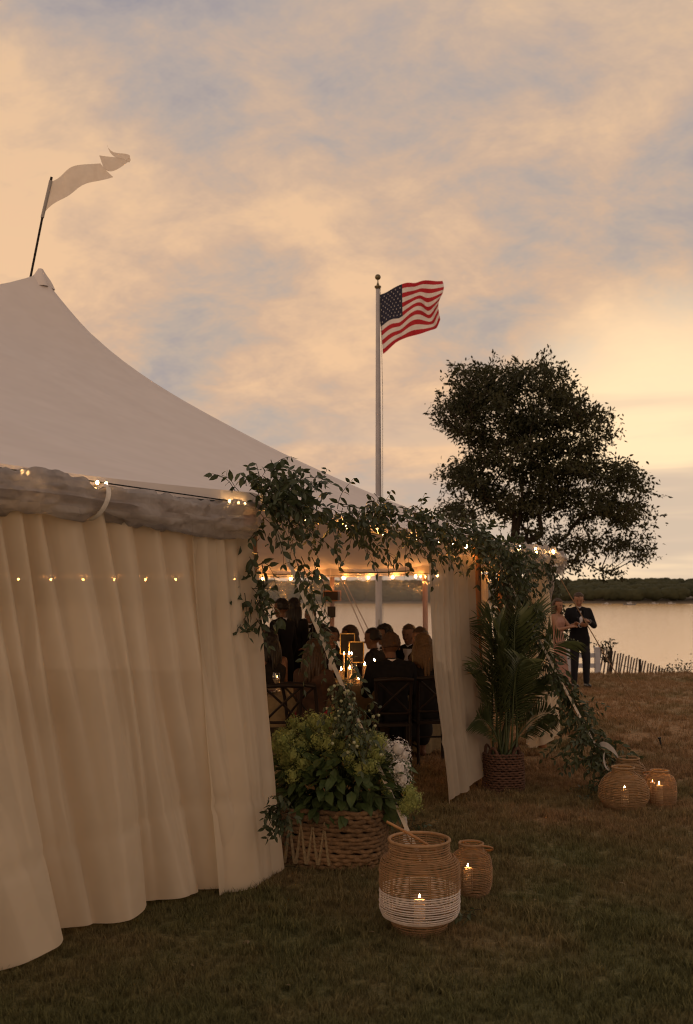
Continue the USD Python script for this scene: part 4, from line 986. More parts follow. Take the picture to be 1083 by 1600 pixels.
def plate(x, y, label):
    t = Thing("dinner_plate", label, "plate", (x, y, ZT), "plates on the tables")
    t.add("dish", lathe([(0, .004), (.085, .004), (.135, .018), (.137, .021), (.085, .008), (0, .008)], 28), M["china"], local=True, smooth=40)
    t.add("napkin", join([box(.0, 0, .020, .07, .17, .008, .4), box(.01, .005, .028, .06, .15, .007, .7)]), M["plum"], local=True)
plate(T1[0] + .06, T1[1] - .34, "plate with a dark napkin on the left table")
plate(T1[0] - .18, T1[1] - .50, "plate with a dark napkin at the left table's front edge by the curtain")
plate(T2[0] - .18, T2[1] - .50, "plate with a dark napkin beside the candles")
plate(T2[0] + .34, T2[1] - .44, "plate with a dark napkin hidden behind the auburn guest")

def flame_mesh(h): return lathe([(0, 0), (.22 * h, .12 * h), (.26 * h, .3 * h), (.16 * h, .6 * h), (.05 * h, .88 * h), (0, h)], 10)
def candle(name, label, p, r, h, fh, group, holder=None):
    t = Thing(name, label, "candle", p, group)
    z = 0
    if holder:
        hp = t.add("holder", lathe([(.045, 0), (.047, .006), (.012, .014), (.008, holder * .5), (.010, holder - .02), (.019, holder - .012), (.019, holder), (0, holder)], 16), M["brass"], local=True, smooth=40); z = holder
    t.add("wax", lathe([(r * .97, z), (r, z + .004), (r, z + h - .004), (r * .93, z + h), (r * .6, z + h - .004), (0, z + h - .005)], 20), M["wax"], local=True, smooth=40)
    t.add("wick", tube([(0, 0, z + h - .006), (.001, 0, z + h + .009)], .0012, 5), M["black"], local=True)
    v, f = flame_mesh(fh); t.add("flame", (v + [0, 0, z + h + .005], f), M["flame"], local=True, smooth=True)
for px, py, Yd, lab in ((537.5, 1024, 11.35, "left taller taper candle in a brass holder on the middle table"), (545.5, 1023, 11.42, "right taller taper candle in a brass holder on the middle table"), (549.5, 1023, 11.55, "third taper candle, just behind the two tall ones")):
    q = W(px, py, Yd); candle("taper_candle", lab, (q[0], q[1], ZT), .011, .17, .034, "taper candles on the middle table", q[2] - ZT - .17)
for px, py, Yd, lab in ((536, 1047, 11.2, "lower bright candle left on the middle table"), (533, 1048, 11.4, "small candle behind the lower bright one"), (538, 1076, 10.95, "small candle at the front edge of the middle table"), (570, 1040, 11.9, "candle far back on the middle table beside a guest's shoulder"), (585, 1034, 12.1, "candle at the back of the middle table near the dark suits")):
    q = W(px, py, Yd); h_ = max(q[2] - ZT, .05); q[:2] = T2 + np.clip(np.linalg.norm(q[:2] - T2), 0, .66) * unit(q[:2] - T2)
    candle("table_candle", lab, (q[0], q[1], ZT), .026, min(h_, .2), .040, "candles on the middle table")
for px, py, Yd, lab in ((434, 1056, 10.5, "small candle between the wine glasses of the left table"), (466, 1072, 10.3, "low candle at the right end of the left table")):
    q = W(px, py, Yd); candle("table_candle", lab, (q[0], q[1], ZT), .022, max(.03, min(q[2] - ZT, .12)), .022, "candles on the left table")
for px, py, Yd, lab in ((543, 1006, 12.0, "taller small dark picture frame standing on the middle table"), (557, 1019, 11.9, "smaller dark picture frame right of the tall candles")):
    q = W(px, py, Yd); w_, h_ = .085, .12
    t = Thing("picture_frame", lab, "frame", (q[0], q[1], ZT), "frames on the middle table")
    zc = q[2] - ZT
    t.add("frame", join([box(0, 0, zc + h_, w_ * 2, .012, .012), box(0, 0, zc - h_, w_ * 2, .012, .012), box(-w_, 0, zc, .012, .012, h_ * 2 + .012), box(w_, 0, zc, .012, .012, h_ * 2 + .012)]), M["brass"], local=True)
    t.add("card", box(0, .004, zc, w_ * 2 - .01, .004, h_ * 2 - .01), M["darkwood"], local=True)
    t.add("stem", tube([(0, .003, 0), (0, .003, zc - h_)], .006, 8), M["brass"], local=True); t.add("foot", lathe([(.05, 0), (.05, .006), (0, .01)], 16), M["brass"], local=True)
# boxes on the back post
q = rim(aE3); yq = q[1] - .12
c = W(519, 931, yq); t = Thing("wooden_box", "wide brown box mounted high on the back post", "box", c)
t.add("case", box(0, 0, 0, .34, .14, .20), M["wood"], local=True); t.add("front", box(0, -.075, 0, .30, .008, .16), M["darkwood"], local=True); t.add("bracket", box(0, .082, 0, .10, .02, .12), M["wire"], local=True)
c = W(518, 956, yq); t = Thing("speaker", "small dark box fixed to the back post under the wide one", "speaker", c)
t.add("case", box(0, 0, 0, .15, .13, .20), M["darkwood"], local=True); t.add("grille", box(0, -.069, 0, .12, .006, .17), M["wire"], local=True); t.add("bracket", box(0, .077, 0, .06, .02, .08), M["wire"], local=True)

# ------------------------------------------------------------------ woven lanterns with candles
def lantern(label, c, prof_, nring, wire_r, mats, white=None, ribs=10, seed=1, rim_r=.008, jit=.0015, handle=None, lugs=True):
    """prof_: (radius, height) outline from the foot to the rim; one cane ring per row."""
    r = np.random.default_rng(seed)
    t = Thing("woven_lantern", label, "lantern", c)
    pr = np.array(prof_, float); d = np.r_[0, np.cumsum(np.linalg.norm(np.diff(pr, axis=0), axis=1))]
    fr, fz_ = PchipInterpolator(d, pr[:, 0]), PchipInterpolator(d, pr[:, 1])
    th = np.linspace(0, 2 * PI, 48, endpoint=False)
    for k in range(nring):
        s = d[-1] * k / (nring - 1); R_, z_ = float(fr(s)), float(fz_(s))
        ph = r.uniform(0, 6, 3)
        rr = R_ + jit * (np.sin(th * 2 + ph[0]) + .7 * np.sin(th * 5 + ph[1])); zz = z_ + jit * np.sin(th * 3 + ph[2]) + wire_r
        m = mats[1] if white and white[0] <= z_ <= white[1] else mats[0]
        t.add("cane_ring", tube(np.stack([rr * np.cos(th), rr * np.sin(th), zz], -1), wire_r * r.uniform(.9, 1.1), 6, closed=True), M[m], local=True, smooth=True)
    for k in range(ribs):
        a = k / ribs * 2 * PI + .2
        s = np.linspace(0, d[-1], 26); rr = fr(s) - wire_r * 1.6
        t.add("rib", tube(np.stack([rr * math.cos(a), rr * math.sin(a), fz_(s) + wire_r], -1), wire_r * .8, 5), M["wickerdark"], local=True, smooth=True)
    R_, z_ = pr[-1]
    t.add("rim", tube(np.stack([(R_ + .001) * np.cos(th), (R_ + .001) * np.sin(th), 0 * th + z_ + wire_r * 2], -1), rim_r, 8, closed=True), M[mats[0]], local=True, smooth=True)
    t.add("base", lathe([(pr[0, 0] * .96, .004), (pr[0, 0] * .96, .010), (0, .010), (0, .004), (pr[0, 0] * .96, .004)], 32), M["wickerdark"], local=True)
    if handle == "stick":     # a straight bamboo handle laid across the mouth
        a = np.array(W(604, 1284, c[1] + .02)) - c; b = np.array(W(683, 1330, c[1] - .03)) - c
        hp = t.add("handle", tube(spline([a, a * .5 + b * .5 + [0, 0, .006], b], 12), .0072, 8), M["bamboo"], local=True, smooth=True)
        t.add("hinge", tube(spline([b, b + [.02, .02, -.02], [R_ * .9, .03, z_]], 6), .004, 6), M["wire"], parent=hp, local=True)
    elif handle:
        a0 = handle; zz = z_ + wire_r
        arc = spline([(R_ * math.cos(a0), R_ * math.sin(a0), zz), (R_ * 1.75 * math.cos(a0 + .5), R_ * 1.75 * math.sin(a0 + .5), zz - .015), (pr[:, 0].max() * 1.03 * math.cos(a0 + 1.57), pr[:, 0].max() * 1.03 * math.sin(a0 + 1.57), zz - .055), (R_ * 1.75 * math.cos(a0 + 2.64), R_ * 1.75 * math.sin(a0 + 2.64), zz - .015), (R_ * math.cos(a0 + PI), R_ * math.sin(a0 + PI), zz)], 30)
        t.add("handle", tube(arc, .0062, 8), M["bamboo"], local=True, smooth=True)
    return t
def grd(px, py):
    q = G(px, py); q[2] = float(ground_z(q[0], q[1])); return q
L1 = grd(656, 1452)
lantern("largest lantern, tan above and white below, in front of the hydrangea basket", L1, [(.135, 0), (.142, .025), (.150, .055), (.192, .075), (.206, .115), (.208, .20), (.208, .30), (.203, .335), (.183, .362), (.160, .374), (.156, .392), (.156, .445)], 44, .0034, ("wicker", "whitecord"), (.066, .205), 12, 1, .0085, .0012, "stick")
candle("lantern_candle", "candle burning inside the largest two tone lantern", (L1[0], L1[1], L1[2] + .012), .030, .135, .026, "candles in the lanterns")
L2 = grd(737, 1399)
lantern("small tan lantern tucked behind the largest two tone lantern", L2, [(.082, 0), (.105, .035), (.118, .09), (.119, .15), (.113, .20), (.092, .236), (.070, .250), (.068, .285)], 33, .0027, ("wicker", "wicker"), None, 10, 2, .007, .001, -.75)
candle("lantern_candle", "candle burning inside the small lantern behind the largest one", (L2[0] - .02, L2[1], L2[2] + .012), .026, .14, .024, "candles in the lanterns")
L3 = grd(975, 1264)
lantern("squat round brown lantern on the lawn at the foot of the garlanded guy line", L3, [(.125, 0), (.172, .045), (.200, .11), (.198, .16), (.175, .215), (.135, .262), (.094, .288), (.085, .296), (.087, .325)], 31, .0042, ("wickerdark", "wickerdark"), None, 12, 3, .0085, .0015)
candle("lantern_candle", "candle burning inside the squat round brown lantern", (L3[0] + .01, L3[1], L3[2] + .012), .030, .145, .028, "candles in the lanterns")
L4 = grd(983, 1240)
lantern("brown lantern almost hidden behind the squat round one, only its open top in view", L4, [(.10, 0), (.14, .05), (.150, .13), (.146, .20), (.125, .25), (.095, .278), (.092, .30)], 26, .0046, ("wickerdark", "wickerdark"), None, 10, 4, .008, .0015)
L5 = grd(1032, 1257)
lantern("small tan lantern farthest right on the lawn, beside the squat round one", L5, [(.105, 0), (.126, .04), (.134, .11), (.130, .18), (.112, .228), (.082, .250), (.072, .258), (.072, .275)], 36, .0027, ("wicker", "wicker"), None, 10, 5, .0075, .001, .4)
candle("lantern_candle", "candle burning inside the small lantern farthest right", (L5[0] - .005, L5[1], L5[2] + .012), .031, .15, .026, "candles in the lanterns")
candle("lantern_candle", "second thinner candle inside the small lantern farthest right", (L5[0] - .05, L5[1] + .03, L5[2] + .012), .018, .165, .018, "candles in the lanterns")

# ------------------------------------------------------------------ baskets
def basket(name, label, c, a, b, h, rows_, rope_r, mat, rz, flare=.0, e=3.2, seed=1):
    r = np.random.default_rng(seed)
    t = Thing(name, label, "basket", c)
    th = np.linspace(0, 2 * PI, 120, endpoint=False)
    cs, sn = np.cos(th), np.sin(th); rad = (np.abs(cs) ** e + np.abs(sn) ** e) ** (-1 / e)
    ca, sa = math.cos(rz), math.sin(rz)
    for k in range(rows_):
        z = rope_r * .9 + (h - rope_r * 1.8) * k / (rows_ - 1)
        s = 1 + flare * (k / (rows_ - 1)) + .02 * math.sin(PI * k / (rows_ - 1)) + r.normal(0, .004)
        lump = rope_r * .22 * np.sin(th * 34 + k * 2.4) + rope_r * .3 * (noise(np.stack([th * 3, th * 0 + k * 5.1, th * 0], -1), seed) - .5)
        x, y = (a * s + lump) * cs * rad, (b * s + lump) * sn * rad
        pts_ = np.stack([x * ca - y * sa, x * sa + y * ca, z + .25 * rope_r * np.sin(th * 17 + k * PI) + .5 * rope_r * (noise(np.stack([th * 1.2, th * 0 + k * 3, th * 0], -1), seed + 4) - .5)], -1)
        t.add("rope_coil", tube(pts_, rope_r * (.86 + .16 * np.sin(th * 34 + k * 1.9)), 7, closed=True), M[mat], local=True, smooth=True)
    x, y = a * .94 * cs * rad, b * .94 * sn * rad
    v = np.stack([x * ca - y * sa, x * sa + y * ca, 0 * th + h * .86], -1)
    t.add("soil", (np.vstack([v, [[0, 0, h * .86]]]), np.array([[i, (i + 1) % 120, 120] for i in range(120)])), M["bark"], local=True)
    t.add("lining", lathe([(1, 0), (1, h * .95)], 120), M["seadark"], local=True) if False else None
    return t, th, rad
B1 = grd(521, 1362); B1 += np.array([0, .26, 0]); rz1 = -.22
bt, th, rad = basket("woven_basket", "wide braided seagrass basket holding the hydrangea, with a pale zigzag inlay", B1, .325, .245, .37, 14, .0185, "seagrass", rz1, .03, 3.4, 3)
# pale chevrons worked into the left half of the front
def bsurf(u, z, off):        # u metres along the front, from the basket's centre
    ca, sa = math.cos(rz1), math.sin(rz1); b_ = (.245 * 1.02 + off)
    return np.array([u * ca + b_ * sa, u * sa - b_ * ca, z])
for k, u in enumerate((-.30, -.225, -.15, -.075, .0)):
    for sgn in (-1, 1):
        pts_ = spline([bsurf(np.clip(u + sgn * .034, -.29, .3), .035, .010), bsurf(u + sgn * .014, .17, .014), bsurf(u, .30, .010)], 9)
        w_ = np.array([.012, .004, 0])
        bt.add("inlay_braid", grid(np.stack([pts_ - w_ * np.linspace(1, .4, 9)[:, None], pts_ + np.array([0, -.008, 0]), pts_ + w_ * np.linspace(1, .4, 9)[:, None]], 1)), M["inlay"], local=True, smooth=True)
B2 = grd(791, 1240); B2 += np.array([0, .15, 0])
pt_, th, rad = basket("woven_basket", "dark brown woven basket holding the palm by the entrance post", B2, .168, .160, .335, 16, .0125, "seadark", .2, -.04, 3.0, 6)
for a in (.6, 2.5, 4.0, 5.4):
    arc = spline([(.16 * math.cos(a - .3), .155 * math.sin(a - .3), .32), (.165 * math.cos(a), .16 * math.sin(a), .385), (.16 * math.cos(a + .3), .155 * math.sin(a + .3), .32)], 12)
    pt_.add("handle", tube(arc, .014, 8), M["seadark"], local=True, smooth=True)

# ------------------------------------------------------------------ palm
t = Thing("palm_plant", "feathery potted palm with arching fronds in the dark basket", "palm", (B2[0], B2[1], B2[2] + .28))
pb_ = B2 + np.array([0, 0, .28])
fr = np.random.default_rng(17)
tips = [(742, 962, .1), (765, 948, .2), (790, 955, -.1), (812, 948, .15), (838, 948, .45), (862, 962, .6), (905, 1004, .7), (880, 1055, .6), (845, 985, .6), (775, 985, -.35), (732, 1040, -.2), (826, 1030, -.4), (868, 1118, .4), (738, 1130, -.25), (800, 985, .4), (845, 1062, .5), (822, 970, .4)]
for k, (px, py, dy) in enumerate(tips):
    tip = W(px, py, B2[1] + dy); st = pb_ + np.array([fr.normal(0, .035), fr.normal(0, .035), 0])
    lean = (tip - st) * [1, 1, 0]; hgt = tip[2] - st[2]
    m1 = st + lean * .22 + np.array([0, 0, max(hgt, .2) * .55]); m2_ = st + lean * .62 + np.array([0, 0, hgt * .93 + .03])
    ax = spline([st, m1, m2_, tip], 60)
    n = 40; idx = np.linspace(18, 58, n).astype(int); tan = np.gradient(ax, axis=0); tan /= np.linalg.norm(tan, axis=1, keepdims=True)
    sd_ = np.cross(tan, np.array([math.sin(k * 2.3), math.cos(k * 2.3), .6])); sd_ /= np.linalg.norm(sd_, axis=1, keepdims=True); upv = np.cross(sd_, tan)
    ps, ds, ns, Ls = [], [], [], []
    Lf = np.linalg.norm(tip - st)
    for j, i in enumerate(idx):
        for sg in (-1, 1):
            q = j / (n - 1)
            L_ = (.34 * Lf ** .5) * (math.sin(PI * (.12 + .80 * q)) ** .8) * fr.uniform(.85, 1.1) * .85
            dd = tan[i] * (.55 + .5 * q) + sd_[i] * sg * .85 + upv[i] * .25 + np.array([0, 0, -.20]) + fr.normal(0, .05, 3)
            ps.append(ax[i]); ds.append(dd); ns.append(upv[i] + sd_[i] * sg * .2); Ls.append(L_)
    fm = join([leaves(ps, ds, ns, np.array(Ls), .0135, .4, .20)])
    fp = t.add("frond", fm, M["palm"])
    t.add("stalk", tube(ax, np.linspace(.011, .002, 60), 6), M["palm"], parent=fp, smooth=True)

# ------------------------------------------------------------------ hydrangea
hy = Thing("hydrangea", "bushy lime green hydrangea with a few white blooms, spilling over the braided basket", "hydrangea", B1 + [0, 0, .3])
hr = np.random.default_rng(23)
YH = B1[1]
def bloom(c, r, mat, parent=None, name="bloom", n=210, cone=1.15):
    d = rdir(n); d[:, 2] *= cone
    lob = .62 + .75 * noise(d * 2.6 + hr.uniform(0, 50), 5); p = c + d * r * 1.15 * (hr.uniform(.6, 1.0, (n, 1)) * lob[:, None])
    k = n; ang = hr.uniform(0, 2 * PI, k)
    V, T = [], []
    nrm = d / np.linalg.norm(d, axis=1, keepdims=True)
    a = np.cross(nrm, hr.normal(size=(k, 3))); a /= np.linalg.norm(a, axis=1, keepdims=True); b = np.cross(nrm, a)
    s = r * hr.uniform(.13, .22, (n, 1))
    ring = [p + (a * math.cos(x) + b * math.sin(x)) * s * (1 if i % 2 == 0 else .38) + nrm * (s * .18 if i % 2 == 0 else 0) for i, x in enumerate(np.arange(8) * PI / 4)]
    V = np.stack([p] + ring, 1).reshape(-1, 3)
    T = np.array([[0, 1 + i, 1 + (i + 1) % 8] for i in range(8)])
    f = (np.arange(k)[:, None, None] * 9 + T[None]).reshape(-1, 3)
    core = trimesh.creation.icosphere(2, r * .50); core.apply_scale((1, 1, cone)); core.apply_translation(c)
    return hy.add(name, join([(V, f), core]), M[mat])
heads = [(432, 1168, .05, .062), (452, 1150, .0, .064), (470, 1138, .05, .066), (486, 1128, .12, .064), (508, 1132, .0, .066), (526, 1124, .08, .064), (543, 1140, .05, .058), (470, 1166, -.08, .060), (498, 1158, -.08, .062), (528, 1160, -.06, .062), (446, 1188, -.10, .058), (424, 1192, .02, .052),
         (556, 1160, -.05, .056), (590, 1168, .02, .050), (575, 1190, -.12, .046), (606, 1218, -.12, .058), (603, 1190, -.05, .05), (648, 1252, -.16, .058), (632, 1262, -.20, .050), (480, 1192, -.18, .052), (515, 1190, -.16, .050), (548, 1192, -.16, .048)]
heads += [(px + hr.normal(0, 13), py + hr.normal(4, 12), dy + hr.normal(-.03, .06), r * hr.uniform(.6, .9)) for px, py, dy, r in heads[:20]]
heads += [(430 + 170 * hr.uniform(), 1150 + 62 * hr.uniform(), -.20 - .08 * hr.uniform(), .042 + .016 * hr.uniform()) for _ in range(16)]
for px, py, dy, r in heads:
    bloom(W(px, py, YH + dy), r, "bloom")
for px, py, dy, r in ((604, 1170, -.12, .058), (622, 1170, -.14, .066), (632, 1180, -.10, .052), (624, 1202, -.20, .068), (630, 1218, -.20, .054)):
    p_ = bloom(W(px, py, YH + dy), r, "white", n=120)
    keys(stage.GetPrimAtPath(p_), "white flower head")
core = pb2 = B1 + np.array([0, 0, .36])
st = []
for px, py, dy, r in heads:
    e = W(px, py, YH + dy); st.append(tube(spline([B1 + [hr.normal(0, .07), hr.normal(0, .05), .30], (B1 + e) / 2 + [0, 0, .22], e], 10), .005, 5))
hy.add("stems", join(st), M["leaf"], smooth=True)
# leaves through the volume of the bush
k = 1150
u = rdir(k) * hr.uniform(.35, 1, (k, 1)) ** .5
cc = W(533, 1225, YH + .02)
p = cc + u * np.array([.46, .32, .34]) + np.array([0, 0, .02]); p = p[p[:, 2] > .30 + .16 * np.abs(p[:, 0] - B1[0]) / .5 - .25 * (p[:, 0] > B1[0] + .3)]
d = (p - cc) * 1.6 + hr.normal(0, .25, p.shape) + [0, 0, -.35]; nn = (p - cc) + [0, -.1, .5] + hr.normal(0, .2, p.shape)
order = np.argsort(p[:, 1]); p, d, nn = p[order], d[order], nn[order]
L = hr.uniform(.075, .125, len(p))
for i in range(150):
    hy.add("leaf", leaves(p[i:i + 1], d[i:i + 1], nn[i:i + 1], L[i:i + 1], L[i:i + 1] * .6), M["hleaf"])
hy.add("inner_leaves", leaves(p[150:], d[150:], nn[150:], L[150:], L[150:] * .6), M["hleaf"], kind="stuff")

# ------------------------------------------------------------------ garlands of vine
def garland(name, label, cat, tendrils, base, r, mat="leaf", singles=0, leafL=(.055, .085), step=.030, flowers=0, stem_r=.0022, wid=.52):
    t = Thing(name, label, cat, base)
    stems, ps, ds, ns, Ls, fl = [], [], [], [], [], []
    for (st, dr, ln, droop) in tendrils:
        n = max(4, int(ln / step)); u = np.linspace(0, 1, n)
        dr = unit(dr); wob = unit(np.cross(dr, r.normal(size=3)))
        ax = st + dr * (ln * u)[:, None] + np.array([0, 0, -1.0]) * (droop * ln * u ** 2)[:, None] + wob * (.10 * ln * np.sin(u * 4 + r.uniform(0, 6)))[:, None]
        stems.append(tube(ax, stem_r * (1.2 - .6 * u), 4))
        tan = np.gradient(ax, axis=0); tan /= np.linalg.norm(tan, axis=1, keepdims=True)
        sd_ = np.cross(tan, r.normal(size=3)); sd_ /= np.maximum(np.linalg.norm(sd_, axis=1, keepdims=True), 1e-6)
        for i in range(1, n):
            for sg in ((-1, 1) if i % 2 else (1,)):
                ps.append(ax[i]); ds.append(tan[i] * .45 + sd_[i] * sg * .8 + np.array([0, 0, -.45]) + r.normal(0, .28, 3)); ns.append(np.array([0, 0, .7]) + np.cross(tan[i], sd_[i]) * .6 + r.normal(0, .45, 3)); Ls.append(r.uniform(*leafL) * (1.05 - .35 * i / n))
            if flowers and r.uniform() < flowers: fl.append(ax[i] + r.normal(0, .014, 3))
    t.add("stems", join(stems), M["twig"], smooth=True, kind="stuff")
    ps, ds, ns, Ls = map(np.array, (ps, ds, ns, Ls))
    o = np.argsort(-Ls / ps[:, 1]); ps, ds, ns, Ls = ps[o], ds[o], ns[o], Ls[o]
    for i in range(min(singles, len(ps))):
        t.add("leaf", leaves(ps[i:i + 1], ds[i:i + 1], ns[i:i + 1], Ls[i:i + 1], Ls[i:i + 1] * wid), M[mat])
    if len(ps) > singles:
        m_ = np.arange(singles, len(ps))
        t.add("foliage", leaves(ps[m_], ds[m_], ns[m_], Ls[m_], Ls[m_] * wid), M[mat], kind="stuff")
    if fl:
        t.add("florets", join([((iv[:12] if False else np.array(o8.vertices)) * r.uniform(.007, .013) + f, np.array(o8.faces)) for f in fl]), M["tiny"], kind="stuff")
    return t
o8 = trimesh.creation.icosphere(0)
g = np.random.default_rng(41)
T_ = []
out3, dir3 = np.r_[OUT, 0], np.r_[DIR, 0]
# the thick cluster at the near corner
for k in range(60):
    s = g.normal(.06, .12); st = on(s, .06 + g.uniform(0, .16), ze(0) + g.normal(.0, .10))
    T_.append((st, dir3 * g.normal(.1, .8) + out3 * g.uniform(.1, 1) + np.array([0, 0, g.normal(.1, .7)]), g.uniform(.14, .30), .35))
for px, py, ex, ey in ((372, 770, 332, 736), (376, 765, 345, 742), (384, 760, 378, 735), (398, 758, 404, 722), (408, 762, 418, 728), (428, 772, 436, 738), (432, 775, 452, 742), (440, 778, 466, 740), (445, 780, 462, 748), (395, 760, 388, 730), (415, 765, 432, 735)):
    a, b = W(px, py, 6.1), W(ex, ey, 6.0); T_.append((a, b - a, np.linalg.norm(b - a), .05))
for k in range(26):                                   # down the post
    z = g.uniform(1.55, 2.2); st = on(g.normal(-.04, .04), .05 + g.uniform(0, .06), z)
    T_.append((st, dir3 * g.normal(0, .8) + out3 * g.uniform(.1, .9) + np.array([0, 0, g.normal(-.4, .4)]), g.uniform(.08, .17), .5))
for px, py, ex, ey in ((378, 905, 345, 875), (380, 918, 342, 905), (378, 925, 355, 928), (385, 955, 372, 985), (388, 935, 392, 990), (384, 850, 338, 850)):
    a, b = W(px, py, 6.12), W(ex, ey, 6.0); T_.append((a, b - a, np.linalg.norm(b - a), .12))
for px, py, ex, ey in ((490, 870, 506, 1000), (496, 880, 514, 1040), (470, 880, 486, 950)):
    a, b = W(px, py, 6.1), W(ex, ey, 6.05); T_.append((a, b - a, np.linalg.norm(b - a) * .95, .02))
garland("greenery_garland", "thick cluster of green vine at the near corner post, right of the ivory curtain", "garland", T_, on(0, .06, 0), g, singles=240, leafL=(.055, .090), step=.032)
T_ = []
for k in range(150):                                  # along the eave over the entrance
    s = g.uniform(.25, 3.7); lump = .5 + .5 * math.sin(s * 4.2 + .6)
    st = on(s, .06 + g.uniform(0, .10), ze(s) - .03 + g.normal(0, .06) + .03 * lump)
    T_.append((st, dir3 * g.normal(.2, .8) + out3 * g.uniform(.0, .7) + np.array([0, 0, g.normal(-.05, .55)]), g.uniform(.14, .34), .55))
for s in (.6, .95, 1.5, 1.62, 2.1, 2.3, 2.9, 3.05, 3.3):
    T_.append((on(s, .08, ze(s)), np.array([g.normal(.2, .4), 0, 1]), g.uniform(.16, .30), .0))
for s in (.7, 1.25, 2.0, 2.1, 2.75, 3.1, 3.4):
    T_.append((on(s, .10, ze(s) - .05), np.array([g.normal(.0, .3), 0, -1]), g.uniform(.22, .36), .0))
garland("greenery_garland", "long green vine garland lying along the eave over the entrance", "garland", T_, on(1.9, .06, 0), g, singles=90, leafL=(.055, .090), step=.032)
T_ = []
for k in range(74):                                  # second cluster at the brown post
    s = g.normal(3.95, .28); st = on(s, .06 + g.uniform(0, .2), ZE - .14 + g.normal(0, .11))
    T_.append((st, dir3 * g.normal(.1, .8) + out3 * g.uniform(.0, 1) + np.array([0, 0, g.normal(-.3, .6)]), g.uniform(.18, .40), .5))
for k in range(34):
    s = g.uniform(4.2, 5.6); st = on(s, .08 + g.uniform(0, .08), ZE - .14 + g.normal(0, .05))
    T_.append((st, dir3 * g.normal(.2, .8) + out3 * g.uniform(0, .6) + np.array([0, 0, g.normal(-.4, .35)]), g.uniform(.12, .26), .6))
for k in range(15):                                   # hanging down beside the post
    st = on(g.normal(3.85, .16), .08 + g.uniform(0, .18), g.uniform(1.35, 2.15))
    T_.append((st, dir3 * g.normal(0, .7) + out3 * g.uniform(.0, .8) + np.array([0, 0, g.normal(-.6, .4)]), g.uniform(.15, .34), .5))
for px, py, ex, ey in ((700, 850, 712, 985), (705, 870, 700, 920), (800, 880, 812, 950), (822, 890, 828, 955), (816, 885, 802, 940)):
    a, b = W(px, py, 9.3), W(ex, ey, 9.2); T_.append((a, b - a, np.linalg.norm(b - a), .02))
garland("greenery_garland", "second cluster of green vine at the brown post above the palm", "garland", T_, on(3.85, .06, 0), g, singles=60, leafL=(.055, .095), step=.034)
T_ = []
p0 = on(3.86, .06, ZE)
for k in range(165):                                  # wound along the guy line
    u = g.uniform(.14, 1.0); st = p0 * (1 - u) + pB * u + g.normal(0, .035, 3); st[2] = max(st[2], .05)
    T_.append((st, np.array([g.normal(-.1, .8), g.normal(0, .6), g.normal(-.45, .5)]), g.uniform(.10, .30) * (.8 + .5 * u), .35))
for k in range(12):
    u = g.uniform(.6, 1.0); st = p0 * (1 - u) + pB * u; T_.append((st, np.array([g.normal(-.5, .3), -.1, -.6]), g.uniform(.3, .5), .15))
T_ = [(s_, d_, min(l_, max(.08, s_[2] / max(.2, -unit(d_)[2] + .35))), dr_) for s_, d_, l_, dr_ in T_]
garland("greenery_garland", "trailing green vine wound along the white guy line beside the palm", "garland", T_, pB, g, singles=60, leafL=(.055, .095), step=.034)
T_ = []
q = G(930, 1252)
for k in range(10):
    st = G(945 + g.normal(0, 8), 1235 + g.normal(0, 8), .02); T_.append((st, np.array([-1, -.4 + g.normal(0, .4), .12]), g.uniform(.12, .26), .05))
garland("fallen_vine", "short end of vine lying on the grass left of the squat round lantern", "vine", T_, q, g, singles=0, leafL=(.04, .07))
T_ = []
p0 = on(.02, .06, ze(0))
for k in range(46):                                   # pale flowering vine climbing the strap
    u = g.uniform(.47, .63); st = p0 * (1 - u) + pA * u + g.normal(0, .03, 3)
    T_.append((st, np.array([g.normal(-.05, .4), g.normal(0, .5), g.normal(-.6, .4)]), g.uniform(.12, .26), .3))
garland("flowering_vine", "pale green flowering vine climbing the strap above the hydrangea", "vine", T_, p0 * .35 + pA * .65, g, "leaf2", singles=40, leafL=(.04, .07), step=.028, flowers=.4)
T_ = []
for k in range(9):                                   # vine between the cluster and the strap, reaching down
    u = g.uniform(.14, .5); st = p0 * (1 - u) + pA * u + g.normal(0, .03, 3)
    T_.append((st, np.array([g.normal(.2, .4), g.normal(0, .4), g.normal(-.7, .3)]), g.uniform(.18, .42), .2))
garland("trailing_vine", "thin vine trailing down the pale strap in front of the guests", "vine", T_, p0 * .7 + pA * .3, g, "leaf", singles=50, leafL=(.05, .08), step=.034)
T_ = []
for px, py in ((440, 1340), (446, 1350), (600, 1300), (640, 1290), (655, 1278), (745, 1430), (752, 1420), (735, 1436)):
    st = grd(px, py + 12) + np.array([0, 0, .03]); T_.append((st, np.array([g.normal(0, .6), -.3, .5]), g.uniform(.10, .2), .4))
garland("ground_sprig", "small leafy sprigs lying round the basket and the lanterns", "sprigs", T_, grd(600, 1330), g, "leaf2", singles=0, leafL=(.04, .065))
T_ = []
for k in range(26):
    st = W(436 + g.normal(0, 6), 1268 + g.normal(0, 12), 6.0); T_.append((st, np.array([g.normal(0, .7), -.3, g.normal(-.3, .5)]), g.uniform(.05, .11), .4))
garland("small_shrub", "small dark leafy plant squeezed between the ivory curtain and the basket", "plant", T_, grd(424, 1330), g, "leaf", singles=20, leafL=(.04, .07))

k = 70
lp_ = np.c_[g.uniform(-.9, 3.4, k), g.uniform(4.3, 12, k), np.full(k, .022)]
ll_ = g.uniform(.025, .055, k)
solo("fallen_leaves", leaves(lp_, g.normal(size=(k, 3)) * [1, 1, .15], g.normal(0, .3, (k, 3)) + [0, 0, 1], ll_, ll_ * .55), M["inlay"], "small dry leaves scattered on the lawn", "leaves", None, "stuff")

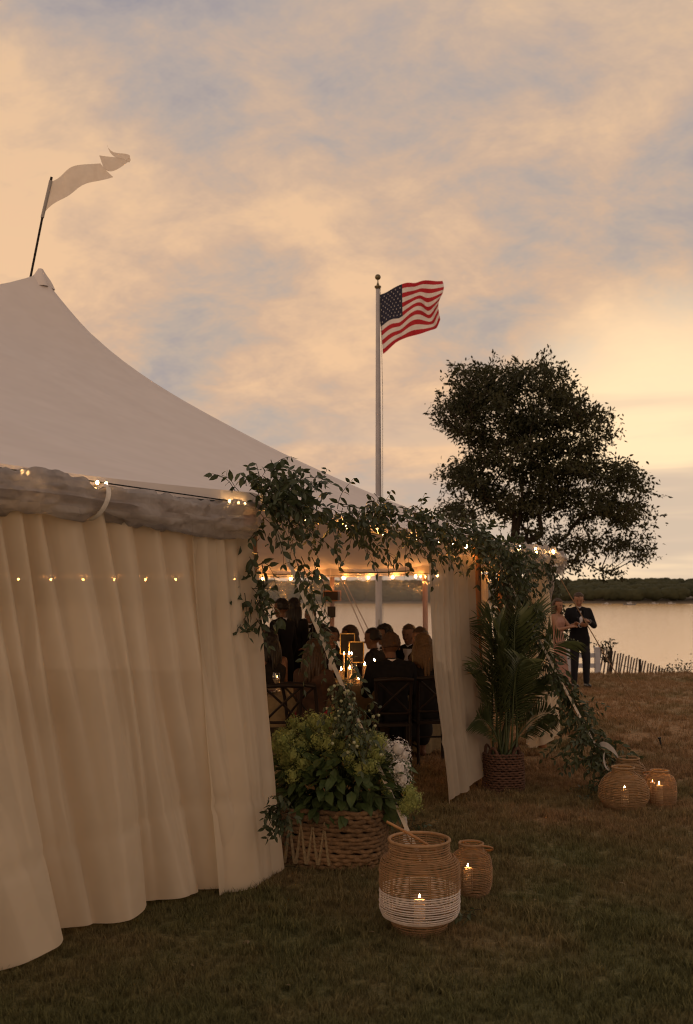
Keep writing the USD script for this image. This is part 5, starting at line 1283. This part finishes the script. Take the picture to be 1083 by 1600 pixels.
# ------------------------------------------------------------------ string lights
ball_v, ball_f = np.array(trimesh.creation.icosphere(2).vertices), np.array(trimesh.creation.icosphere(2).faces)
def lights(label, wire, bulbs, r=.017, sock=True):
    wire = np.array(wire, float)
    t = Thing("string_lights", label, "string lights", wire[len(wire) // 2])
    t.add("wire", tube(wire, .004, 5), M["wire"], smooth=True)
    for b in bulbs:
        b = np.array(b, float)
        p = t.add("bulb", (ball_v * [r, r, r * 1.25] + b, ball_f), M["bulb" if sock else "bulbsmall"], smooth=True)
        if sock: t.add("socket", tube([b + [0, 0, r * 1.1], b + [0, 0, r * 1.1 + .025]], .007, 8), M["wire"], parent=p)
def s_at(px):
    c = (px - 541.5) / F; return (c * A[1] - A[0]) / (DIR[0] - c * DIR[1]) 
near = [(s, on(s, .028, ze(s) - .064)) for s in (s_at(24), s_at(33), s_at(143), s_at(157), s_at(352), s_at(366), s_at(376))]
near.sort(key=lambda x: x[0])
lights("string of warm bulbs tucked under the eave above the rolled clear wall at the left", [on(s, .024, ze(s) - .060) for s in np.linspace(-5, -.02, 40)], [x[1] for x in near] + [on(s, .028, ze(s) - .064) for s in (-3.2, -3.9, -4.6)], .0085, False)
lights("string of warm bulbs glinting through the garland over the entrance", [on(s, -.06, ze(s) - .06 - .015 * math.sin(s * 9)) for s in np.linspace(0, 3.7, 40)], [on(s, -.05, ze(s) - .09) for s in (.30, .75, 1.3, 1.9, 2.5, 2.95, 3.3, 3.6)], .015)
lights("string of warm bulbs glowing at the tent's right hand corner", [on(s, .02, ZE - .05) for s in np.linspace(3.75, 5.95, 24)], [on(3.82, .10, ZE - .01), on(4.42, .19, ZE - .05), on(4.75, .05, ZE - .06), on(5.05, .14, ZE - .04), on(5.35, .05, ZE - .06), on(5.62, .15, ZE - .04), on(5.8, .10, ZE - .045)], .014, False)
inner = []
arcs = np.linspace(aC + .25, PI, 60)
for a in arcs:
    q = rim(a); inner.append(np.r_[q + unit(PK - q) * .14, ZE - .135])
for s in np.linspace(4.0, -6, 30): inner.append(np.r_[A + DIR * s + IN * (2 * R_END - .14), ZE - .135])
inner = np.array(inner); dl = np.r_[0, np.cumsum(np.linalg.norm(np.diff(inner, axis=0), axis=1))]
bl = [np.array([np.interp(x, dl, inner[:, k]) for k in range(3)]) - [0, 0, .045] for x in np.arange(.4, dl[-1], .62)]
lights("long string of warm bulbs under the far eave at the back of the tent", inner, bl, .020)
lights("short string of bulbs hanging inside the tent behind the left curtain", [on(s, -1.6, 1.98 - .03 * math.sin(s * 5)) for s in np.linspace(-2.5, -.3, 20)], [on(-.75, -1.6, 1.94), on(-2.1, -1.6, 1.93)], .015)
